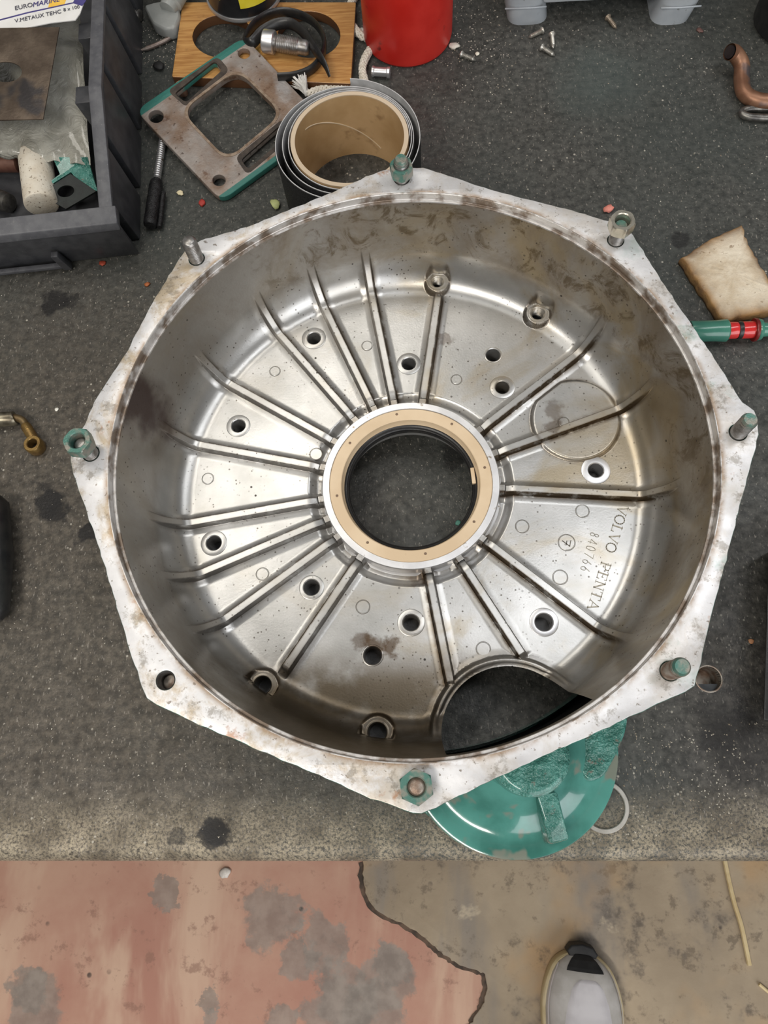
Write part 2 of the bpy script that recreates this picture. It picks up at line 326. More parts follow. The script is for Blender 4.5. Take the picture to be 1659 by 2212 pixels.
# ------------------------------------------------------------------ setting: floor, bench
def floor_material(name, c1, c2, c3, c4):
    g = G(name)
    c = g.mix(g.ramp(g.noise(5, 6, .6), .3, .7), c1, c2)
    c = g.mix(g.ramp(g.noise(2.4, 5, .6, .4, stretch=(2.4, .7, 1)), .46, .64, 0, .8), c, c3)
    c = g.mix(g.math('MULTIPLY', g.ramp(g.noise(38, 5, .7), .56, .68), .6), c, c4)
    c = g.mix(g.math('MULTIPLY', g.ramp(g.voro(26), .13, .06), g.ramp(g.noise(7, 3), .5, .62)), c, (0.05, .035, .028))
    return g, c
def build_setting():
    g, c = floor_material('red_painted_floor', (0.44, 0.21, 0.15), (0.55, 0.33, 0.235), (0.66, 0.46, 0.33), (0.26, .13, .09))
    # grey worn-through patches at their own places
    for (px, py, r) in ((585, 1985, .045), (700, 2040, .040), (640, 2065, .03), (745, 2150, .050), (830, 2110, .045), (720, 2190, .05), (800, 2195, .05), (600, 2200, .03), (450, 2170, .016), (452, 2205, .018), (80, 2180, .05), (60, 2140, .03), (365, 1930, .02), (840, 2080, .03)):
        p = at(px, py, -.75); d = g.math('ADD', g.dist2(p.x, p.y), g.math('MULTIPLY', g.math('SUBTRACT', g.noise(22, 5, .65), .5), .10))
        c = g.mix(g.ramp(d, r, r*.75, 0, .72), c, g.mix(g.ramp(g.noise(40, 4), .3, .7), (0.20, 0.17, 0.145), (0.32, 0.275, 0.235)))
    g.bump(g.noise(80, 4), .15, .002)
    m_red = g.out(c, .62, 0)
    g, c = floor_material('bare_concrete', (0.32, 0.25, 0.17), (0.46, 0.37, 0.26), (0.24, 0.215, 0.19), (0.12, .09, .06))
    c = g.mix(g.ramp(g.noise(4, 4, .6), .50, .66, 0, .8), c, (0.50, 0.32, 0.16))
    c = g.mix(g.ramp(g.noise(7, 5, .65), .56, .70, 0, .75), c, (0.13, 0.115, 0.105))
    c = g.mix(g.ramp(g.noise(14, 6, .75), .56, .68, 0, .6), c, (0.10, 0.075, 0.05))
    c = g.mix(g.ramp(g.noise(9, 5, .7, .5), .60, .70, 0, .7), c, (0.60, 0.50, 0.36))
    g.bump(g.noise(60, 5), .25, .003)
    m_con = g.out(c, .7, 0)
    v, f = box_vf(-1.8, 1.8, -1.6, 1.9, -.80, -.75)
    fl = tag(meshobj('floor', v, f, m_red), 'worn red painted workshop floor with grey bare patches', 'floor', kind='structure')
    edge = [(786, 1862), (785, 1905), (796, 1945), (830, 1975), (880, 2000), (930, 2035), (960, 2060), (990, 2082), (1020, 2090), (1045, 2105), (1050, 2135), (1040, 2170), (1025, 2200), (1010, 2230)]
    pts = [at(x+random.uniform(-3, 3), y+random.uniform(-3, 3), -.75) for x, y in edge]
    pts = smooth_path([(p.x, p.y, 0) for p in pts], 5)
    pts = [(p.x+random.uniform(-.0015, .0015), p.y+random.uniform(-.0015, .0015)) for p in pts]
    a = pts[0]; b = pts[-1]
    loop = [(1.75, 1.8), (a[0]-.01, 1.8)]+pts+[(b[0]-.01, -1.55), (1.75, -1.55)]
    plate('bare_concrete_screed', [loop], -.7505, -.746, m_con, fl, bevel=.0012)
    o = plate('screed_edge', [[(p[0]+.004, p[1]) for p in pts]+[(p[0]-.005-.003*random.random(), p[1]-.003) for p in pts[::-1]]], -.7505, -.7488, mottled('edge_shade_and_stain', (0.05, .035, .025), (.14, .09, .06), 60, .8), fl)  # dark strip: painted shadow line and brown stain along the edge
    # bench: a steel top with a rolled front lip, drilled hole, folded down in front, on a frame
    ye = -.0528; R_ = .011
    hx, hr = at(1531, 1466), .0085
    top = [(-1.0, ye), (1.0, ye), (1.0, 1.15), (-1.0, 1.15)]
    bench = empty('workbench', (0, 0, -.75))
    def bpart(o): o.parent = bench; o.location = (0, 0, .75); return o
    bpart(plate('bench_top', [top, circ(hx.x, hx.y, hr, 40)], -.006, 0, M['bench']))
    P = [(ye-R_*math.sin(math.pi/2*k/10), -R_+R_*math.cos(math.pi/2*k/10)) for k in range(11)]+[(ye-R_, -.055), (ye-R_+.003, -.055), (ye-R_+.003, -.012), (ye, -.006)]
    vv = [(x, y, z) for x in (-1.0, 1.0) for y, z in P]; k = len(P)
    ff = [(j, j+1, k+j+1, k+j) for j in range(k-1)]
    bpart(autosmooth(meshobj('front_lip', vv, ff, M['bench']), 40))
    bpart(lathe('drilled_hole', [(hr, 0.0), (hr+.0006, .0002), (hr+.001, 0.0), (hr, -.0003), (hr, -.020), (0, -.0205)], M['rusty_stud'], n=32, center=(hx.x, hx.y)))
    fr = mottled('bench_frame_steel', (0.05, .055, .06), (.08, .085, .09), 30, .5, .3)
    for (x, y) in ((-.95, .03), (.95, .03), (-.95, 1.08), (.95, 1.08)):
        v, f = box_vf(x-.03, x+.03, y-.03, y+.03, -.75, -.006); bpart(meshobj('leg', v, f, fr))
    v, f = box_vf(-.92, .92, .01, .05, -.07, -.0065); bpart(meshobj('rail', v, f, fr))
    v, f = box_vf(-.92, .92, 1.06, 1.10, -.07, -.0065); bpart(meshobj('rail', v, f, fr))
    tag(bench, 'dark oil-stained steel workbench top with a worn rounded front lip', 'workbench')
build_setting()

# ------------------------------------------------------------------ the bell housing
RIBS = [72.2, 91.0, 104.7, 119.4, 139.3, 158.6, 180.4, -165.8, -152.3, -132.5, -89.2, -68.4, -49.2, -13.3, 10.7, 29.5]
YAW = 8.9
def hloc(px, py, z):                         # photo pixel -> housing coordinates at depth z below the top face
    p = at(px, py, CTR.z+z)-CTR; return p.x, p.y
HOLES = [(678, 731, 5.0, 8.6), (883, 786, 5.0, 8.4), (1085, 837, 5.0, 8.6), (1065, 767, 5.2, 6.0), (1287, 1016, 5.2, 9.6), (515, 920, 5.0, 8.2), (462, 1173, 5.2, 8.6), (673, 1269, 5.4, 8.0), (888, 1345, 5.4, 8.6), (805, 1416, 5.8, 6.6), (1175, 1344, 5.8, 9.0)]
PADS = [(945, 609, 4.4, 8.6, -.0715), (1162, 677, 5.0, 9.0, -.0720), (567, 1480, 5.6, 10.0, -.0735), (815, 1582, 5.8, 10.5, -.0722)]
def build_housing():
    hs = empty('bell_housing', CTR)
    tag(hs, 'large cast aluminium bell housing with radial ribs and eight-cornered flange lying on the bench', 'engine housing')
    mm = .001
    # ---- inner surface as one fine polar sheet, cut into shell and ribs
    prof = []
    for r in np.arange(60.0, 66.0, 1.0): prof.append((r, -81.5))
    for r in np.arange(66.0, 73.6, .5):
        prof.append((r, -81.5+4.5*float(sm(66, 73, r))))
    for r in np.arange(74.5, 154.0, .95): prof.append((r, -77.0))
    for k in range(36):
        a = math.radians(80)*k/35; s = math.sin(a)/math.sin(math.radians(80)); c = (1-math.cos(a))/(1-math.cos(math.radians(80)))
        prof.append((154+20*s, -77+27*c))
    for k in range(1, 31): prof.append((174+8.8*k/30, -50+43.2*k/30))
    
    pr = np.array(prof); d = np.gradient(pr, axis=0); tl = np.hypot(d[:, 0], d[:, 1]); nrm = np.stack([-d[:, 1]/tl, d[:, 0]/tl], 1)
    seg = np.r_[0, np.cumsum(np.hypot(*np.diff(pr, axis=0).T))]
    s0 = np.interp(154.0, pr[:, 0], seg); s1 = np.interp(174.0, pr[:, 0], seg)
    ribs = [math.radians(a+0.0) for a in RIBS]
    ribs = [math.radians(a+YAW) for a in RIBS]
    # angular samples, denser near the ribs
    fine = np.linspace(0, 2*np.pi, 20001); dens = np.ones_like(fine)
    for a in ribs: dens += 3.0*np.exp(-((np.angle(np.exp(1j*(fine-a))))/math.radians(2.2))**2)
    cum = np.r_[0, np.cumsum(dens[:-1])]; NA = 1700
    th = np.interp(np.linspace(0, cum[-1], NA, endpoint=False), cum, fine)
    NR = len(pr); TH, RR = np.meshgrid(th, pr[:, 0], indexing='ij'); ZZ = np.broadcast_to(pr[:, 1], TH.shape).copy(); SS = np.broadcast_to(seg, TH.shape)
    sc = np.array((33.0, -177.0)); ca, sa = math.cos(math.radians(YAW)), math.sin(math.radians(YAW))
    sc = np.array((sc[0]*ca-sc[1]*sa, sc[0]*sa+sc[1]*ca)); SR = 43.5
    X0 = RR*np.cos(TH); Y0 = RR*np.sin(TH); rho = np.hypot(X0-sc[0], Y0-sc[1])
    disp = np.zeros_like(RR); owner = -np.ones(RR.shape, int); grime = np.zeros_like(RR)
    topz = -70.8
    for i, a in enumerate(ribs):
        da = np.angle(np.exp(1j*(TH-a))); ok = np.abs(da) < 1.0
        lat = RR*np.sin(da); dd = np.where(ok, np.abs(lat), 99)
        base = np.where(RR < 154, topz-ZZ, topz+77.0)
        if i in (0, 9): env = 1-sm(150, 158, RR)
        elif i in (10, 11): env = 1-sm(138, 141, RR)
        else: env = (1-sm(s0+14, s1+10, SS))*(1-.0*SS)
        w = 2.2 if i not in (0, 9) else 2.4
        g = 1-sm(w, w+1.7, dd); fil = .17*(1-sm(2.5, 8.5, dd))
        hgt = base*env*np.maximum(g, fil)
        owner = np.where((g > .04) & (hgt > .45) & (hgt > disp), i, owner)
        disp = np.maximum(disp, hgt)
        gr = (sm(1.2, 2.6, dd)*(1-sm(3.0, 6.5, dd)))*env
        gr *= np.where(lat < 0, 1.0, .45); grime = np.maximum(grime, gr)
    # raised lip round the starter opening
    lip = (1-sm(48.5, 51.0, rho))*(1-sm(s0+10, s1-4, SS))*5.2*(.75+.25*sm(45.2, 46.6, rho))
    lip2 = np.where(rho < 56, .7*(1-sm(50, 56, rho)), 0)*(1-sm(s0+10, s1-4, SS))
    disp = np.maximum(disp, np.maximum(lip, lip2)); owner = np.where((lip > disp-.01) & (lip > .5), 99, owner)
    # raised round-cornered pad crossing one rib
    kx, ky = hloc(1243, 908, -.077); kd = np.hypot(X0-kx*1e3, Y0-ky*1e3)
    a2 = ribs[15]; dr2 = -RR*np.sin(np.angle(np.exp(1j*(TH-a2))))            # distance below the neighbouring rib
    kk = np.maximum(kd-31.0, 8.0-dr2); disp = np.maximum(disp, 2.0*(1-sm(-1.2, 1.2, kk)))
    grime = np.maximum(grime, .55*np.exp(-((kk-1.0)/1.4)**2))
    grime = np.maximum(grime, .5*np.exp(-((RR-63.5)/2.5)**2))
    X = (RR+nrm[:, 0]*disp)*np.cos(TH); Y = (RR+nrm[:, 0]*disp)*np.sin(TH); Z = ZZ+nrm[:, 1]*disp
    # pads (spot-faced bosses) set into the fillet
    for (px, py, rh, rp, zp) in PADS:
        x, y = hloc(px, py, zp); q = np.hypot(X-x*1e3, Y-y*1e3); lowz = 1-sm(10.0, 13.5, Z-zp*1e3); w = (1-sm(rp-.3, rp+1.3, q))*lowz; Z = Z*(1-w)+zp*1e3*w
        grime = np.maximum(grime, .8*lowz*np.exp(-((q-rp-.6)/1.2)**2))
    # holes: mark, snap the border to the circle
    kill = np.zeros(RR.shape, bool)
    hl = [(hloc(px, py, -.077), (rh+rc)/2) for px, py, rh, rc in HOLES]+[(hloc(px, py, zp), rh+.8) for px, py, rh, rp, zp in PADS]+[((sc[0]*mm, sc[1]*mm), SR)]
    zl = [-60]*len(HOLES)+[p[4]*1e3+1.5 for p in PADS]+[-12]
    for ((x, y), r), zmax in zip(hl, zl):
        q = np.hypot(X-x*1e3, Y-y*1e3); n_ = np.abs(q-r) < .55
        k_ = np.where(n_, r/np.maximum(q, 1e-6), 1.0); X = x*1e3+(X-x*1e3)*k_; Y = y*1e3+(Y-y*1e3)*k_
        kill |= (q < r-.0) & ~n_ & (Z < zmax)
    co = np.stack([X, Y, Z], -1).reshape(-1, 3)*mm
    I, J = np.meshgrid(np.arange(NA), np.arange(NR-1), indexing='ij'); I2 = (I+1) % NA
    quads = np.stack([I*NR+J, I2*NR+J, I2*NR+J+1, I*NR+J+1], -1).reshape(-1, 4)
    kf = kill.reshape(-1)[quads].any(1); ow = owner.reshape(-1)[quads]; quads = quads[~kf]; ow = ow[~kf]
    own = np.where((ow == ow[:, :1]).all(1), ow[:, 0], np.where((ow >= 0).sum(1) >= 3, ow.max(1), -1))
    # global vertex normals so that the cut pieces shade as one casting
    e1 = co[quads[:, 2]]-co[quads[:, 0]]; e2 = co[quads[:, 3]]-co[quads[:, 1]]; fn = np.cross(e1, e2)
    vn = np.zeros_like(co)
    for k in range(4): np.add.at(vn, quads[:, k], fn)
    vn /= np.maximum(np.linalg.norm(vn, axis=1, keepdims=True), 1e-12)
    gflat = grime.reshape(-1)
    def cut(name, mask):
        q = quads[mask]; used, inv = np.unique(q, return_inverse=True); q2 = inv.reshape(-1, 4)
        me = bpy.data.meshes.new(name); me.vertices.add(len(used)); me.vertices.foreach_set('co', co[used].ravel())
        me.loops.add(q2.size); me.loops.foreach_set('vertex_index', q2.ravel().astype(np.int32))
        me.polygons.add(len(q2)); me.polygons.foreach_set('loop_start', np.arange(0, q2.size, 4, dtype=np.int32))
        me.update(); me.validate()
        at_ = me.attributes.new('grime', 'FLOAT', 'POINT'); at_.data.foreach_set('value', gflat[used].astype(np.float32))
        o = link(name, me, M['alu'], hs); me.normals_split_custom_set_from_vertices([tuple(n) for n in vn[used]]); return o
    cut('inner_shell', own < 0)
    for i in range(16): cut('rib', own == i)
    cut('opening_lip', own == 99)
    # ---- flange
    out_px = [(845, 364), (915, 361), (984, 384), (1074, 413), (1235, 454), (1305, 474), (1340, 482), (1361, 499), (1383, 531), (1437, 616), (1538, 764), (1605, 868), (1630, 886), (1638, 905), (1639, 939), (1633, 965), (1600, 1092), (1562, 1241), (1525, 1379), (1507, 1462), (1500, 1482), (1480, 1496), (1420, 1522), (1317, 1570), (1158, 1641), (1038, 1697), (927, 1753), (912, 1758), (893, 1757), (800, 1725), (704, 1682), (530, 1609), (430, 1566), (337, 1522), (318, 1508), (306, 1485), (279, 1402), (239, 1269), (210, 1175), (170, 1060), (154, 1010), (152, 979), (160, 950), (181, 918), (203, 867), (274, 757), (336, 641), (384, 562), (402, 538), (430, 519), (471, 508), (544, 485), (621, 454), (730, 409), (790, 381), (820, 370)]
    ol = [hloc(x, y, 0) for x, y in out_px]
    # slightly ragged painted edge
    dense = []
    for i, p in enumerate(ol):
        q = ol[(i+1) % len(ol)]; n = max(1, int(math.hypot(q[0]-p[0], q[1]-p[1])/.004))
        for k in range(n): 
            t = k/n; dense.append((p[0]+(q[0]-p[0])*t+random.uniform(-.0004, .0004), p[1]+(q[1]-p[1])*t+random.uniform(-.0004, .0004)))
    st_ang = [81.5, 36.5, -8.5, -53.5, -98.5, -143.5, 171.5, 126.5]
    st = [(.197*math.cos(math.radians(a+YAW)), .197*math.sin(math.radians(a+YAW))) for a in st_ang]
    plate('flange', [dense, circ(0, 0, .185, 256)]+[circ(x, y, .0053, 28) for x, y in st], -.014, 0, M['flange'], hs, bevel=.0006)
    lathe('counterbore', [(.1856, .00005), (.1851, .00005), (.1847, -.0004), (.1847, -.0056), (.1844, -.0060), (.1836, -.0060), (.1830, -.0062), (.1827, -.0070)], M['ledge'], hs, n=256)
    # ---- studs and nuts
    def stud(i, z1, mat, top=None, z0=-.013, r=.0049):
        x, y = st[i]
        pf = [(0, z0), (r-.0004, z0)]+thread(r, z0, z1-.0012)+[(r-.0008, z1-.0008), (r-.0016, z1), (0, z1)]
        o = lathe('stud', pf, M[mat], hs, n=28, ang=70); o.location = (x, y, 0)
        if top:
            t = lathe('painted_tip', [(0, z1+.0003), (r-.0012, z1+.0003), (r-.0004, z1-.0010), (r+.0001, z1-.003), (r-.0008, z1-.003)], M[top], o, n=28)
        return o
    def nut(s, z, mat, rot=0.0, h=.0085, af=.0172):
        v, f = nut_vf(af, h, .0049); o = autosmooth(meshobj('nut', v, f, M[mat], s), 25); o.location = (0, 0, z); o.rotation_euler = (0, 0, rot); return o
    s = stud(0, .0185, 'steel', 'nutteal'); nut(s, .0045, 'nutteal', .25, .0085, .0142)
    s = stud(1, .0150, 'steel', 'nutteal'); nut(s, .0115, 'nutsteel', .2, .0085, .0146)
    stud(2, .0185, 'steel', 'nutteal'); stud(3, .0215, 'rusty_stud', 'nutteal', r=.0050)
    s = stud(4, .0078, 'rusty_stud'); nut(s, .0001, 'nutteal', .12, .0075, .0165)
    s = stud(5, -.0085, 'rusty_stud', z0=-.0139)
    lathe('threaded_hole', [(.0054, .0001)]+[(r, -z) for r, z in [(a, b) for k in range(8) for a, b in ((.0053, .0004+k*.0017), (.0047, .0012+k*.0017))]], M['steel'], hs, n=28, ang=80).location = (st[5][0], st[5][1], 0)
    s = stud(6, .0150, 'steel'); nut(s, .0120, 'nutteal', .45, .0085, .0154)
    stud(7, .0195, 'steel')
    # ---- collars and hole walls in the floor
    def collar(name, px, py, zc, rh, rc, depth=.016, up=.0004, threaded=False, mat='alu'):
        x, y = hloc(px, py, zc); rh *= mm; rc *= mm
        pf = [(rc+.0009, -.0006), (rc+.0005, up*.6), (rc, up), (rh+.0006, up), (rh, up-.0006)]
        if threaded: pf += [(r, up-.0006-z) for k in range(7) for r, z in ((rh, .0004+k*.0015), (rh-.0007, .0011+k*.0015))]
        else: pf += [(rh, -depth)]
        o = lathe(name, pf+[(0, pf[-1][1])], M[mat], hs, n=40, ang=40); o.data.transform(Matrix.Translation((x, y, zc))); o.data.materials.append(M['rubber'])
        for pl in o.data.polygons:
            if pl.center.z < zc-.0095: pl.material_index = 1  # hole bottoms coloured black: the shade below is painted in
        return o
    for k, (px, py, rh, rc) in enumerate(HOLES): collar('hole_collar', px, py, -.0770, rh, rc, up=.0005, mat='silver' if rc > 8.9 else 'alu')
    collar('threaded_boss', *PADS[0][:2], PADS[0][4], PADS[0][2], PADS[0][2]+1.4, threaded=True, up=.0002)
    collar('threaded_boss', *PADS[1][:2], PADS[1][4], PADS[1][2], PADS[1][2]+1.4, threaded=True, up=.0002)
    collar('drain_boss', *PADS[2][:2], PADS[2][4], PADS[2][2], PADS[2][2]+1.4, up=.0002)
    collar('drain_boss', *PADS[3][:2], PADS[3][4], PADS[3][2], PADS[3][2]+1.4, up=.0002)
    # ---- ejector marks: thin proud rings
    for (px, py, r) in ((793, 747, 4.0), (594, 802, 4.0), (986, 820, 4.0), (1217, 912, 4.0), (683, 981, 4.6), (449, 1034, 4.2), (1258, 1104, 4.6), (1128, 1137, 4.6), (1224, 1172, 5.7), (1210, 1247, 5.0), (567, 1240, 4.4), (784, 1311, 4.7), (1044, 1402, 4.7)):
        zc = -.0750 if (px, py) == (1217, 912) else -.0770
        x, y = hloc(px, py, zc); r *= mm
        o = lathe('ejector_mark', [(0, .00030), (r-.0006, .00030), (r-.0003, .0001), (r-.00005, -.0003)], M['alu'], hs, n=32, ang=15); o.data.transform(Matrix.Translation((x, y, zc)))
        lathe('mark_outline', [(r-.00005, .00012), (r+.0002, .00014), (r+.0003, .00004)], M['oil'], o, n=32).data.transform(Matrix.Translation((x, y, zc)))
    x, y = hloc(1224, 1172, -.0765)
    sv = [];
    def bar(p, q, w, h): 
        p = Vector(p); q = Vector(q); d_ = (q-p).normalized()*w/2; nn = Vector((-d_.y, d_.x)); a, b, c, e = p-d_-nn, q+d_-nn, q+d_+nn, p-d_+nn
        return [(a.x, a.y, 0), (b.x, b.y, 0), (c.x, c.y, 0), (e.x, e.y, 0), (a.x, a.y, h), (b.x, b.y, h), (c.x, c.y, h), (e.x, e.y, h)], [(4, 5, 6, 7), (0, 1, 5, 4), (1, 2, 6, 5), (2, 3, 7, 6), (3, 0, 4, 7)]
    seven = join_vf([bar((-.002, .0025), (.002, .0025), .0005, .0003), bar((.002, .0025), (-.0006, -.003), .0005, .0003), bar((-.0012, 0), (.0018, 0), .0005, .0003)])
    o = meshobj('cast_numeral', *seven, M['oil'], hs); o.location = (x, y, -.0766); o.rotation_euler = (0, 0, math.radians(-105))
    # ---- hub ring and seal
    lathe('hub_ring', [(.0640, -.0816), (.0622, -.0800), (.0620, -.0712), (.0614, -.0705), (.0570, -.0705), (.0567, -.0709), (.0567, -.0800), (.0480, -.0815), (.0480, -.097), (.0600, -.097), (.0640, -.0850)], M['silver'], hs, n=160)
    sr = lathe('seal_ring', [(.0566, -.0800), (.0566, -.0712), (.0562, -.0709), (.0488, -.0709), (.0483, -.0713), (.0474, -.0760), (.0466, -.0770), (.0466, -.0810)], M['cream'], hs, n=160)
    lathe('rubber_lip', [(.0468, -.0765), (.0462, -.0772), (.0452, -.0776), (.0447, -.0784), (.0441, -.0788), (.0440, -.0800), (.0434, -.0808), (.0434, -.0822), (.0440, -.0840), (.0466, -.0860)], M['rubber'], sr, n=160)
    for px, py in ((857, 895), (976, 916), (1047, 1010), (1024, 1127), (919, 1196), (794, 1172), (728, 1071), (756, 957)):
        x, y = hloc(px, py, -.0709); o = lathe('pin', [(0, .0003), (.0009, .00025), (.0011, -.0003)], M['pin'], sr, n=14); o.location = (x, y, -.0709)
    x, y = hloc(1022, 1030, -.079)
    o = hexa('lip_clip', [(-.0015, -.006, -.001), (.0012, -.006, -.001), (.0012, .006, -.001), (-.0015, .006, -.001), (-.0015, -.006, .0015), (.0012, -.006, .0015), (.0012, .006, .0015), (-.0015, .006, .0015)], M['cream'], sr, .0004)
    o.location = (x, y, -.0775); o.rotation_euler = (0, 0, math.radians(5))
    # ---- lettering cast into the floor, reading down towards the rim
    def letter_strokes(ch):                 # on a 4 x 6 grid, with serifs
        S = {'V': [((0, 6), (2, 0), .8), ((4, 6), (2, 0), .4), ((-.6, 6), (.8, 6), .3), ((3.2, 6), (4.6, 6), .3)],
             'L': [((.8, 0), (.8, 6), .8), ((0, 6), (1.7, 6), .3), ((0, 0), (3.6, 0), .4), ((3.6, 0), (3.6, 1.4), .4)],
             'P': [((.8, 0), (.8, 6), .8), ((0, 0), (1.7, 0), .3), ((0, 6), (2.4, 6), .4), ((2.4, 6), (3.6, 5.4), .5), ((3.6, 5.4), (3.6, 3.8), .7), ((3.6, 3.8), (2.4, 3), .5), ((2.4, 3), (.8, 3), .4)],
             'E': [((.8, 0), (.8, 6), .8), ((0, 0), (3.6, 0), .4), ((0, 6), (3.5, 6), .4), ((.8, 3.1), (2.6, 3.1), .35), ((3.6, 0), (3.7, 1.3), .35), ((3.5, 6), (3.6, 4.9), .35), ((2.6, 3.7), (2.6, 2.5), .3)],
             'N': [((.5, 0), (.5, 6), .4), ((.5, 6), (3.6, 0), .8), ((3.6, 0), (3.6, 6), .4), ((-.2, 0), (1.2, 0), .3), ((-.3, 6), (.9, 6), .3), ((2.9, 6), (4.3, 6), .3)],
             'T': [((2, 0), (2, 6), .8), ((1.2, 0), (2.8, 0), .3), ((0, 6), (4, 6), .4), ((0, 6), (-.1, 4.8), .35), ((4, 6), (4.1, 4.8), .35)],
             'A': [((0, 0), (2, 6), .4), ((2, 6), (4, 0), .8), ((.9, 2), (3.1, 2), .35), ((-.6, 0), (.7, 0), .3), ((3.2, 0), (4.7, 0), .3)]}
        if ch in 'O0':
            w = 2.2 if ch == 'O' else 1.6
            return [((2+w*math.cos(a), 3+3.1*math.sin(a)), (2+w*math.cos(a+.45), 3+3.1*math.sin(a+.45)), .62 if ch == 'O' else .32) for a in np.arange(0, 6.2, .4488)]
        N_ = {'8': [((2+1.3*math.cos(a), 1.6+1.6*math.sin(a)), (2+1.3*math.cos(a+.63), 1.6+1.6*math.sin(a+.63)), .32) for a in np.arange(0, 6.2, .6283)]+[((2+1.1*math.cos(a), 4.6+1.4*math.sin(a)), (2+1.1*math.cos(a+.63), 4.6+1.4*math.sin(a+.63)), .32) for a in np.arange(0, 6.2, .6283)],
              '4': [((3, 0), (3, 6), .32), ((3, 6), (.4, 1.8), .32), ((.4, 1.8), (4, 1.8), .32)], '7': [((.4, 6), (3.7, 6), .32), ((3.7, 6), (1.4, 0), .32)],
              '6': [((2+1.5*math.cos(a), 1.7+1.7*math.sin(a)), (2+1.5*math.cos(a+.63), 1.7+1.7*math.sin(a+.63)), .32) for a in np.arange(0, 6.2, .6283)]+[((.6, 2.2), (3, 6), .32)]}
        return S.get(ch) or N_.get(ch)
    def cast_text(name, txt, p0, p1, hgt, gap, mat):
        a = Vector(hloc(*p0, -.077)); b = Vector(hloc(*p1, -.077)); u = (b-a).normalized(); vv = Vector((-u.y, u.x)); L = (b-a).length; n = len(txt)
        shp = []; step = L/n
        for i, ch in enumerate(txt):
            if ch == ' ': continue
            o_ = a+u*(step*i)
            for p, q, w in letter_strokes(ch):
                P = o_+u*(p[0]/4*step*gap)+vv*(p[1]/6*hgt); Q = o_+u*(q[0]/4*step*gap)+vv*(q[1]/6*hgt)
                shp.append(bar(P, Q, w/6*hgt*1.0, .00035))
        o = meshobj(name, *join_vf(shp), mat, hs); o.location = (0, 0, -.07698); return o
    lm = mottled('cast_letter_edges', (0.30, .27, .21), (.46, .43, .36), 300, .45, .6)
    cast_text('cast_lettering', 'VOLVO PENTA', (1337, 1092), (1268, 1316), .0064, .80, lm)
    cast_text('cast_number', '840766', (1276, 1148), (1252, 1236), .0060, .66, lm)
    # ---- outside of the casting, down to the bench
    a_s = math.atan2(sc[1], sc[0]); half = math.radians(20)
    lathe('outer_shell', [(.1880, -.013), (.1880, -.030), (.1870, -.060), (.1850, -.085), (.1820, -.1195), (.1780, -.1195), (.1790, -.09)], M['teal'], hs, n=140)
    lathe('shade_lining', [(.1868, -.015), (.1858, -.060), (.1838, -.085), (.1808, -.1190)], M['rubber'], hs, n=140)  # added dark sheet that paints shade behind the starter opening
    # ---- green starter mount standing out below the flange
    sx, sy = hloc(1105, 1610, -.098)
    nn = Vector((sc[0], sc[1], 0)).normalized()
    def clip(o, off=.1885):                  # only what stands outside the casting's wall
        bm = bmesh.new(); bm.from_mesh(o.data); mw = Matrix.Translation(Vector((sx, sy, 0))+(o.location if o.parent != hs else Vector()))@o.rotation_euler.to_matrix().to_4x4()
        inv = mw.inverted(); r = bmesh.ops.bisect_plane(bm, geom=bm.verts[:]+bm.edges[:]+bm.faces[:], plane_co=inv@(nn*off), plane_no=inv.to_3x3()@nn, clear_inner=True)
        bmesh.ops.holes_fill(bm, edges=[e for e in bm.edges if e.is_boundary]); bm.to_mesh(o.data); bm.free(); autosmooth(o, 35); return o
    mt = lathe('starter_mount', [(0, -.072), (.0262, -.073), (.0310, -.077), (.0360, -.083), (.0420, -.090), (.0490, -.0955), (.0560, -.0990), (.0610, -.0995), (.0660, -.0985), (.0690, -.0995), (.0700, -.103), (.0705, -.112), (.0690, -.1175), (0, -.1175)], M['teal_smooth'], hs, n=128)
    mt.location = (sx, sy, 0); clip(mt)
    bx, by = hloc(1146, 1632, -.052)
    bo = lathe('rough_boss', [(0, -.0515), (.010, -.0512), (.018, -.0518), (.0215, -.0525), (.0235, -.0545), (.0240, -.060), (.0245, -.110), (0, -.110)], M['teal'], mt, n=64); bo.location = (bx-sx, by-sy, 0); clip(bo)
    lx, ly = hloc(1196, 1772, -.080)
    lg = hexa('lug', [(-.0080, -.016, -.1165), (.0080, -.016, -.1165), (.0080, .016, -.1165), (-.0080, .016, -.1165), (-.0064, -.0130, -.083), (.0064, -.0130, -.083), (.0064, .016, -.074), (-.0064, .016, -.074)], M['teal'], mt, .0018); lg.location = (lx-sx, ly-sy, 0); lg.rotation_euler = (0, 0, math.radians(14))
    v_ = [hloc(*p, -.100) for p in [(1230, 1540), (1352, 1535), (1350, 1575), (1330, 1625), (1300, 1680), (1262, 1690), (1240, 1640)]]
    clip(plate('web', [roundpoly([(p[0]-sx, p[1]-sy) for p in v_], .006)], -.118, -.094, M['teal'], mt, bevel=.002))
    v_ = [hloc(*p, -.105) for p in [(880, 1720), (985, 1690), (1020, 1770), (985, 1792), (925, 1765)]]
    clip(plate('web', [roundpoly([(p[0]-sx, p[1]-sy) for p in v_], .006)], -.118, -.104, M['teal'], mt, bevel=.002))
build_housing()
